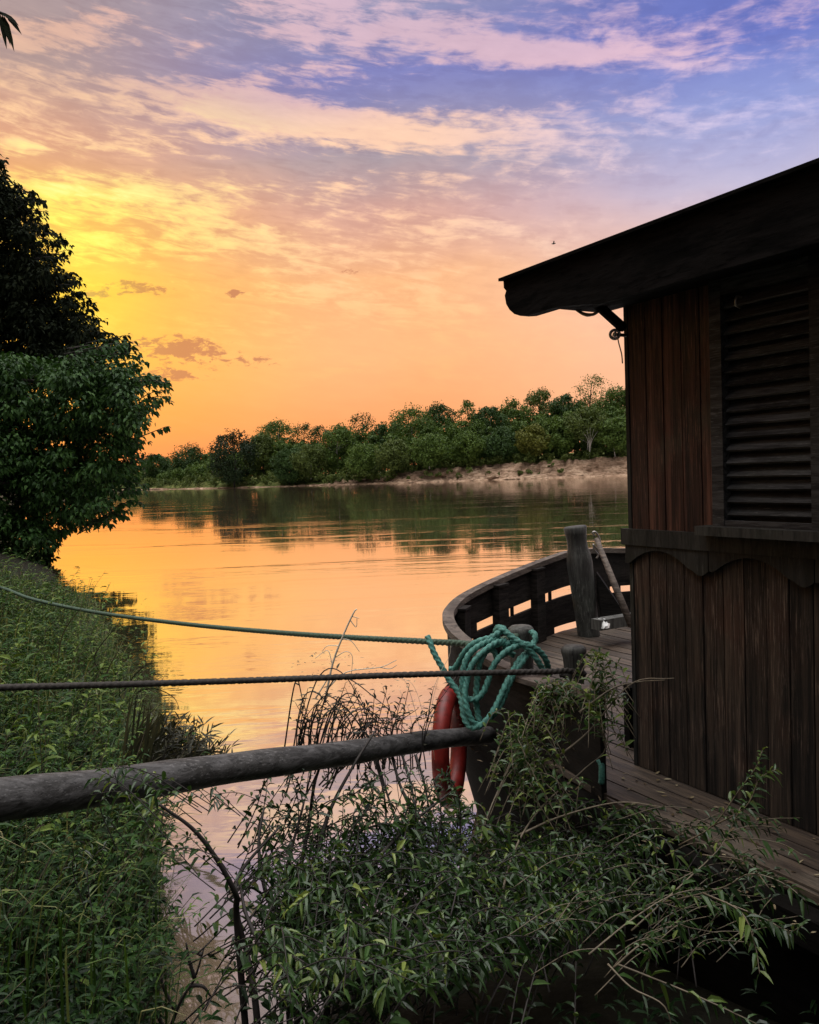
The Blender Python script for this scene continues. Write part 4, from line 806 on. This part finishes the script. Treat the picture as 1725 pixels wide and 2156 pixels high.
# sprays leaning on the bollard and hull
st_ = thing('leafy_sprays', P(1090, 1800, 3.0), 'light green leafy sprays hanging over the hull and the small bollard', 'shrub')
sb, lb = MB(), MB()
for (cx, cy, sx, sy, n_, d0) in [(1200,1450,70,42,34,3.32), (1100,1540,52,60,42,3.3), (1100,1620,40,50,20,3.2), (1262,1370,18,36,12,3.35), (1250,1480,20,40,10,3.3), (1180,1640,60,40,6,3.1), (970,1700,30,30,12,3.2)]:
    for k in range(n_):
        tip = P(cx+rs.normal()*sx*.55, cy+rs.normal()*sy*.55, d0+rs.uniform(-.12, .1)); st = tip + A(rs.uniform(-.16, .16), rs.uniform(-.15, .0), -rs.uniform(.08, .2)); willow_branch(sb, lb, [st, (st+tip)/2+A(0, 0, .04), tip], 11, .055, .0018, rs, .65)
for pts_ in [[(1040,1960,2.6), (1080,1800,2.9), (1140,1700,3.1), (1230,1620,3.25), (1280,1560,3.3), (1262,1400,3.35)], [(1020,1930,2.7), (1010,1780,3.0), (1060,1640,3.2), (1130,1500,3.3), (1210,1430,3.3)], [(1180,1590,3.2), (1240,1540,3.2), (1330,1440,3.2), (1420,1428,3.1)],
             [(1220,1500,3.2), (1290,1450,3.2), (1345,1436,3.2), (1400,1432,3.1)], [(1090,1760,3.0), (1180,1720,3.0), (1300,1690,2.9), (1400,1700,2.8)]]:
    sb.tube(spline([P(*k) for k in pts_], 24), np.linspace(.005, .0015, 24), 6)
sb.build('branches', M['twig'], st_); lb.build('leaves', M['leaf_willow'], st_, smooth=False)
# right-hand shoots over the walkway
sp = thing('willow_shoots', P(1350, 2050, 2.1), 'sparse long willow shoots reaching over the walkway in the lower right corner', 'shrub')
sb, lb = MB(), MB()
for pts_, nl in [([(1430,1780,2.5), (1500,1740,2.4), (1560,1660,2.35), (1590,1620,2.3), (1606,1580,2.3)], 26), ([(1500,1740,2.4), (1570,1700,2.3), (1600,1640,2.3), (1635,1620,2.3)], 22), ([(1400,1900,2.2), (1520,1870,2.1), (1580,1840,2.05), (1650,1860,2.0), (1700,1900,1.95)], 20), ([(1330,1960,2.1), (1450,1850,2.2), (1520,1780,2.3), (1560,1700,2.3)], 20),
                  ([(1480,1880,2.1), (1560,1920,2.0), (1590,1990,1.95), (1600,2050,1.9)], 16), ([(1500,1890,2.1), (1600,1930,2.0), (1660,1960,1.95), (1690,1950,1.9)], 18), ([(1300,2030,1.9), (1450,2090,1.85), (1560,2140,1.8), (1640,2180,1.8)], 16), ([(1290,2040,1.9), (1350,1990,1.9), (1370,2010,1.9), (1350,2060,1.9)], 8),
                  ([(1280,2030,1.9), (1330,2080,1.85), (1400,2120,1.8), (1420,2200,1.8)], 3), ([(1240,2010,2.0), (1340,1930,2.1), (1430,1880,2.15), (1540,1870,2.1)], 12), ([(1500,1775,2.4), (1560,1765,2.35), (1640,1775,2.3), (1690,1800,2.2)], 5), ([(1480,1800,2.4), (1570,1815,2.3), (1620,1870,2.2)], 4)]:
    willow_branch(sb, lb, [P(*k) for k in pts_], int(nl*1.6), .050, .0026, rs, .5)
for k in range(60):
    x_, y_ = rs.uniform(1250, 1690), rs.uniform(1700, 2000); tip = P(x_, y_, np.interp(y_, [1690, 2160], [2.7, 1.85])); st = tip + A(-rs.uniform(.1, .3), rs.uniform(-.1, .1), -rs.uniform(.0, .12)); willow_branch(sb, lb, [st, (st+tip)/2+A(0, 0, .03), tip], 11, .046, .0015, rs, .4)
sb.build('branches', M['twig'], sp); lb.build('leaves', M['leaf_willow'], sp, smooth=False)
# low growth in the shade beneath, dark
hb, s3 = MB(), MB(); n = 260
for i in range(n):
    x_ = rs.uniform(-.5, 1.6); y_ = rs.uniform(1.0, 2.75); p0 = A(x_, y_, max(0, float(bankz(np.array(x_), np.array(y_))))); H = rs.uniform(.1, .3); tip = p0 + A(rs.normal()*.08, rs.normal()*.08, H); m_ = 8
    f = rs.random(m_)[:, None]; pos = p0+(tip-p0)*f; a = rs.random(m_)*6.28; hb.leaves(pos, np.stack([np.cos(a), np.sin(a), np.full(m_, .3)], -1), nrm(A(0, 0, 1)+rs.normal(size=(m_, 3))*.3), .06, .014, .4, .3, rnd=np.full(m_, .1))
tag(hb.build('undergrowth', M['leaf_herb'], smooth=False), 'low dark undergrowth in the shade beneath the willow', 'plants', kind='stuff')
# bramble arcs, dead pale weed
bw_ = thing('bramble', P(690, 1640, 3.6), 'dark tangled bramble canes arching above the middle of the pole', 'bramble')
b = MB(); lb = MB()
for k in range(24):
    x0_ = rs.uniform(590, 740); x1_ = x0_ + rs.uniform(60, 230); x1_ = min(x1_, 925); pk = rs.uniform(1430, 1600); d = rs.uniform(3.5, 3.9); y1_ = rs.uniform(1540, 1700)
    pth = spline([P(x0_, rs.uniform(1590, 1680), d), P(x0_*.65+x1_*.35+rs.uniform(-25, 25), pk, d+rs.uniform(-.1, .1)), P(x0_*.3+x1_*.7+rs.uniform(-25, 25), pk+rs.uniform(-15, 60), d), P(x1_, y1_, d)], 26); b.tube(pth, np.linspace(.004, .0014, 26), 5)
    for j in range(1, 26, 3):
        if rs.random() < .75: lb.leaves(pth[j][None], nrm(A(rs.normal()*.6, rs.normal()*.5, rs.uniform(-.2, .8)))[None], nrm(A(0, -.4, 1))[None], rs.uniform(.03, .05), .012, .3, .2)
for k in range(44):
    x0_ = rs.uniform(600, 900); pth = spline([P(x0_, 1620, 3.6), P(x0_+rs.uniform(-10, 30), 1530, 3.6), P(x0_+rs.uniform(-10, 60), rs.uniform(1440, 1520), 3.6)], 12); b.tube(pth, np.linspace(.003, .0012, 12), 4)
    for j in range(3, 12): lb.leaves(pth[j][None], nrm(A(rs.normal()*.7, rs.normal()*.4, .4))[None], nrm(A(0, -.4, 1))[None], rs.uniform(.025, .045), .010, .3, .2)
for k in range(6):                                  # thicker canes below the pole
    x0_ = rs.uniform(780, 900); pth = spline([P(x0_, 1590, 3.5), P(x0_+20, 1660, 3.4), P(x0_+rs.uniform(20, 70), 1740, 3.3)], 12); b.tube(pth, np.linspace(.006, .004, 12), 6)
b.build('canes', M['dtwig'], bw_); lb.build('leaves', M['leaf_dark'], bw_, smooth=False)
dw = thing('dead_weed', P(690, 1480, 3.9), 'pale dry weed stalk standing upright above the ropes', 'plant')
b = MB()
for pts_, r_ in [([(684,1480), (700,1400), (722,1340), (745,1290), (752,1283)], .0045), ([(722,1345), (740,1350), (757,1372)], .002), ([(700,1400), (690,1370), (664,1386)], .0018), ([(705,1385), (728,1372), (742,1382), (740,1420)], .0018), ([(737,1305), (750,1320), (752,1300)], .002), ([(715,1360), (690,1360), (678,1372)], .0018), ([(735,1310), (728,1330)], .002), ([(742,1298), (757,1302)], .0018),
                 ([(690,1450), (730,1415), (800,1405), (835,1390)], .0025), ([(800,1405), (822,1408), (836,1400)], .002), ([(665,1470), (695,1420), (700,1400)], .003), ([(900,1560), (905,1480), (925,1420), (945,1385), (950,1360)], .0012), ([(915,1600), (908,1500), (928,1410)], .001), ([(895,1580), (870,1480), (850,1430), (815,1420)], .0012), ([(905,1590), (890,1500), (868,1440), (830,1425)], .001), ([(880,1600), (862,1500), (840,1450)], .001)]:
    if len(pts_) < 3: pts_ = [pts_[0], ((pts_[0][0]+pts_[1][0])/2, (pts_[0][1]+pts_[1][1])/2), pts_[1]]
    b.tube(spline([P(x_, y_, 3.85) for x_, y_ in pts_], 16), np.linspace(r_*1.3, r_*.7, 16), 5)
b.build('stalks', M['straw'], dw)
ds = thing('drowned_branch', P(360, 2110, 3.2), 'forked bare twig sticking up from the water at the bottom left', 'branch')
b = MB()
for pts_ in [[(350,2190), (380,2110), (410,2060), (430,1995)], [(410,2060), (398,2020), (392,1985)], [(370,2130), (345,2080), (335,2030)], [(402,2075), (428,2078), (445,2100)], [(425,2010), (404,2005)], [(345,2165), (320,2120), (270,2105)]]:
    if len(pts_) < 3: pts_ = [pts_[0], ((pts_[0][0]+pts_[1][0])/2+2, (pts_[0][1]+pts_[1][1])/2), pts_[1]]
    b.tube(spline([P(x_, y_, 2.85) for x_, y_ in pts_], 12), np.linspace(.008, .003, 12), 6)
b.build('twigs', M['dtwig'], ds)
bd = thing('flying_bird', P(1166, 513, 60), 'tiny dark bird high in the pale sky left of the cabin roof', 'bird')
b = MB(); c = P(1166, 513, 60); b.tube([c+A(-.16, 0, .01), c+A(-.08, 0, 0), c, c+A(.1, 0, .02), c+A(.17, 0, .04)], [.01, .04, .05, .035, .01], 8)
for sgn in (-1, 1): b.add([c+A(-.04, 0, .02), c+A(.06, 0, .03), c+A(.03, sgn*.22, .14), c+A(-.08, sgn*.4, .10)], [(0, 1, 2), (0, 2, 3)])
b.build('body', M['black'], bd)
for o in bpy.data.objects:
    if '_b' in o.keys(): del o['_b']
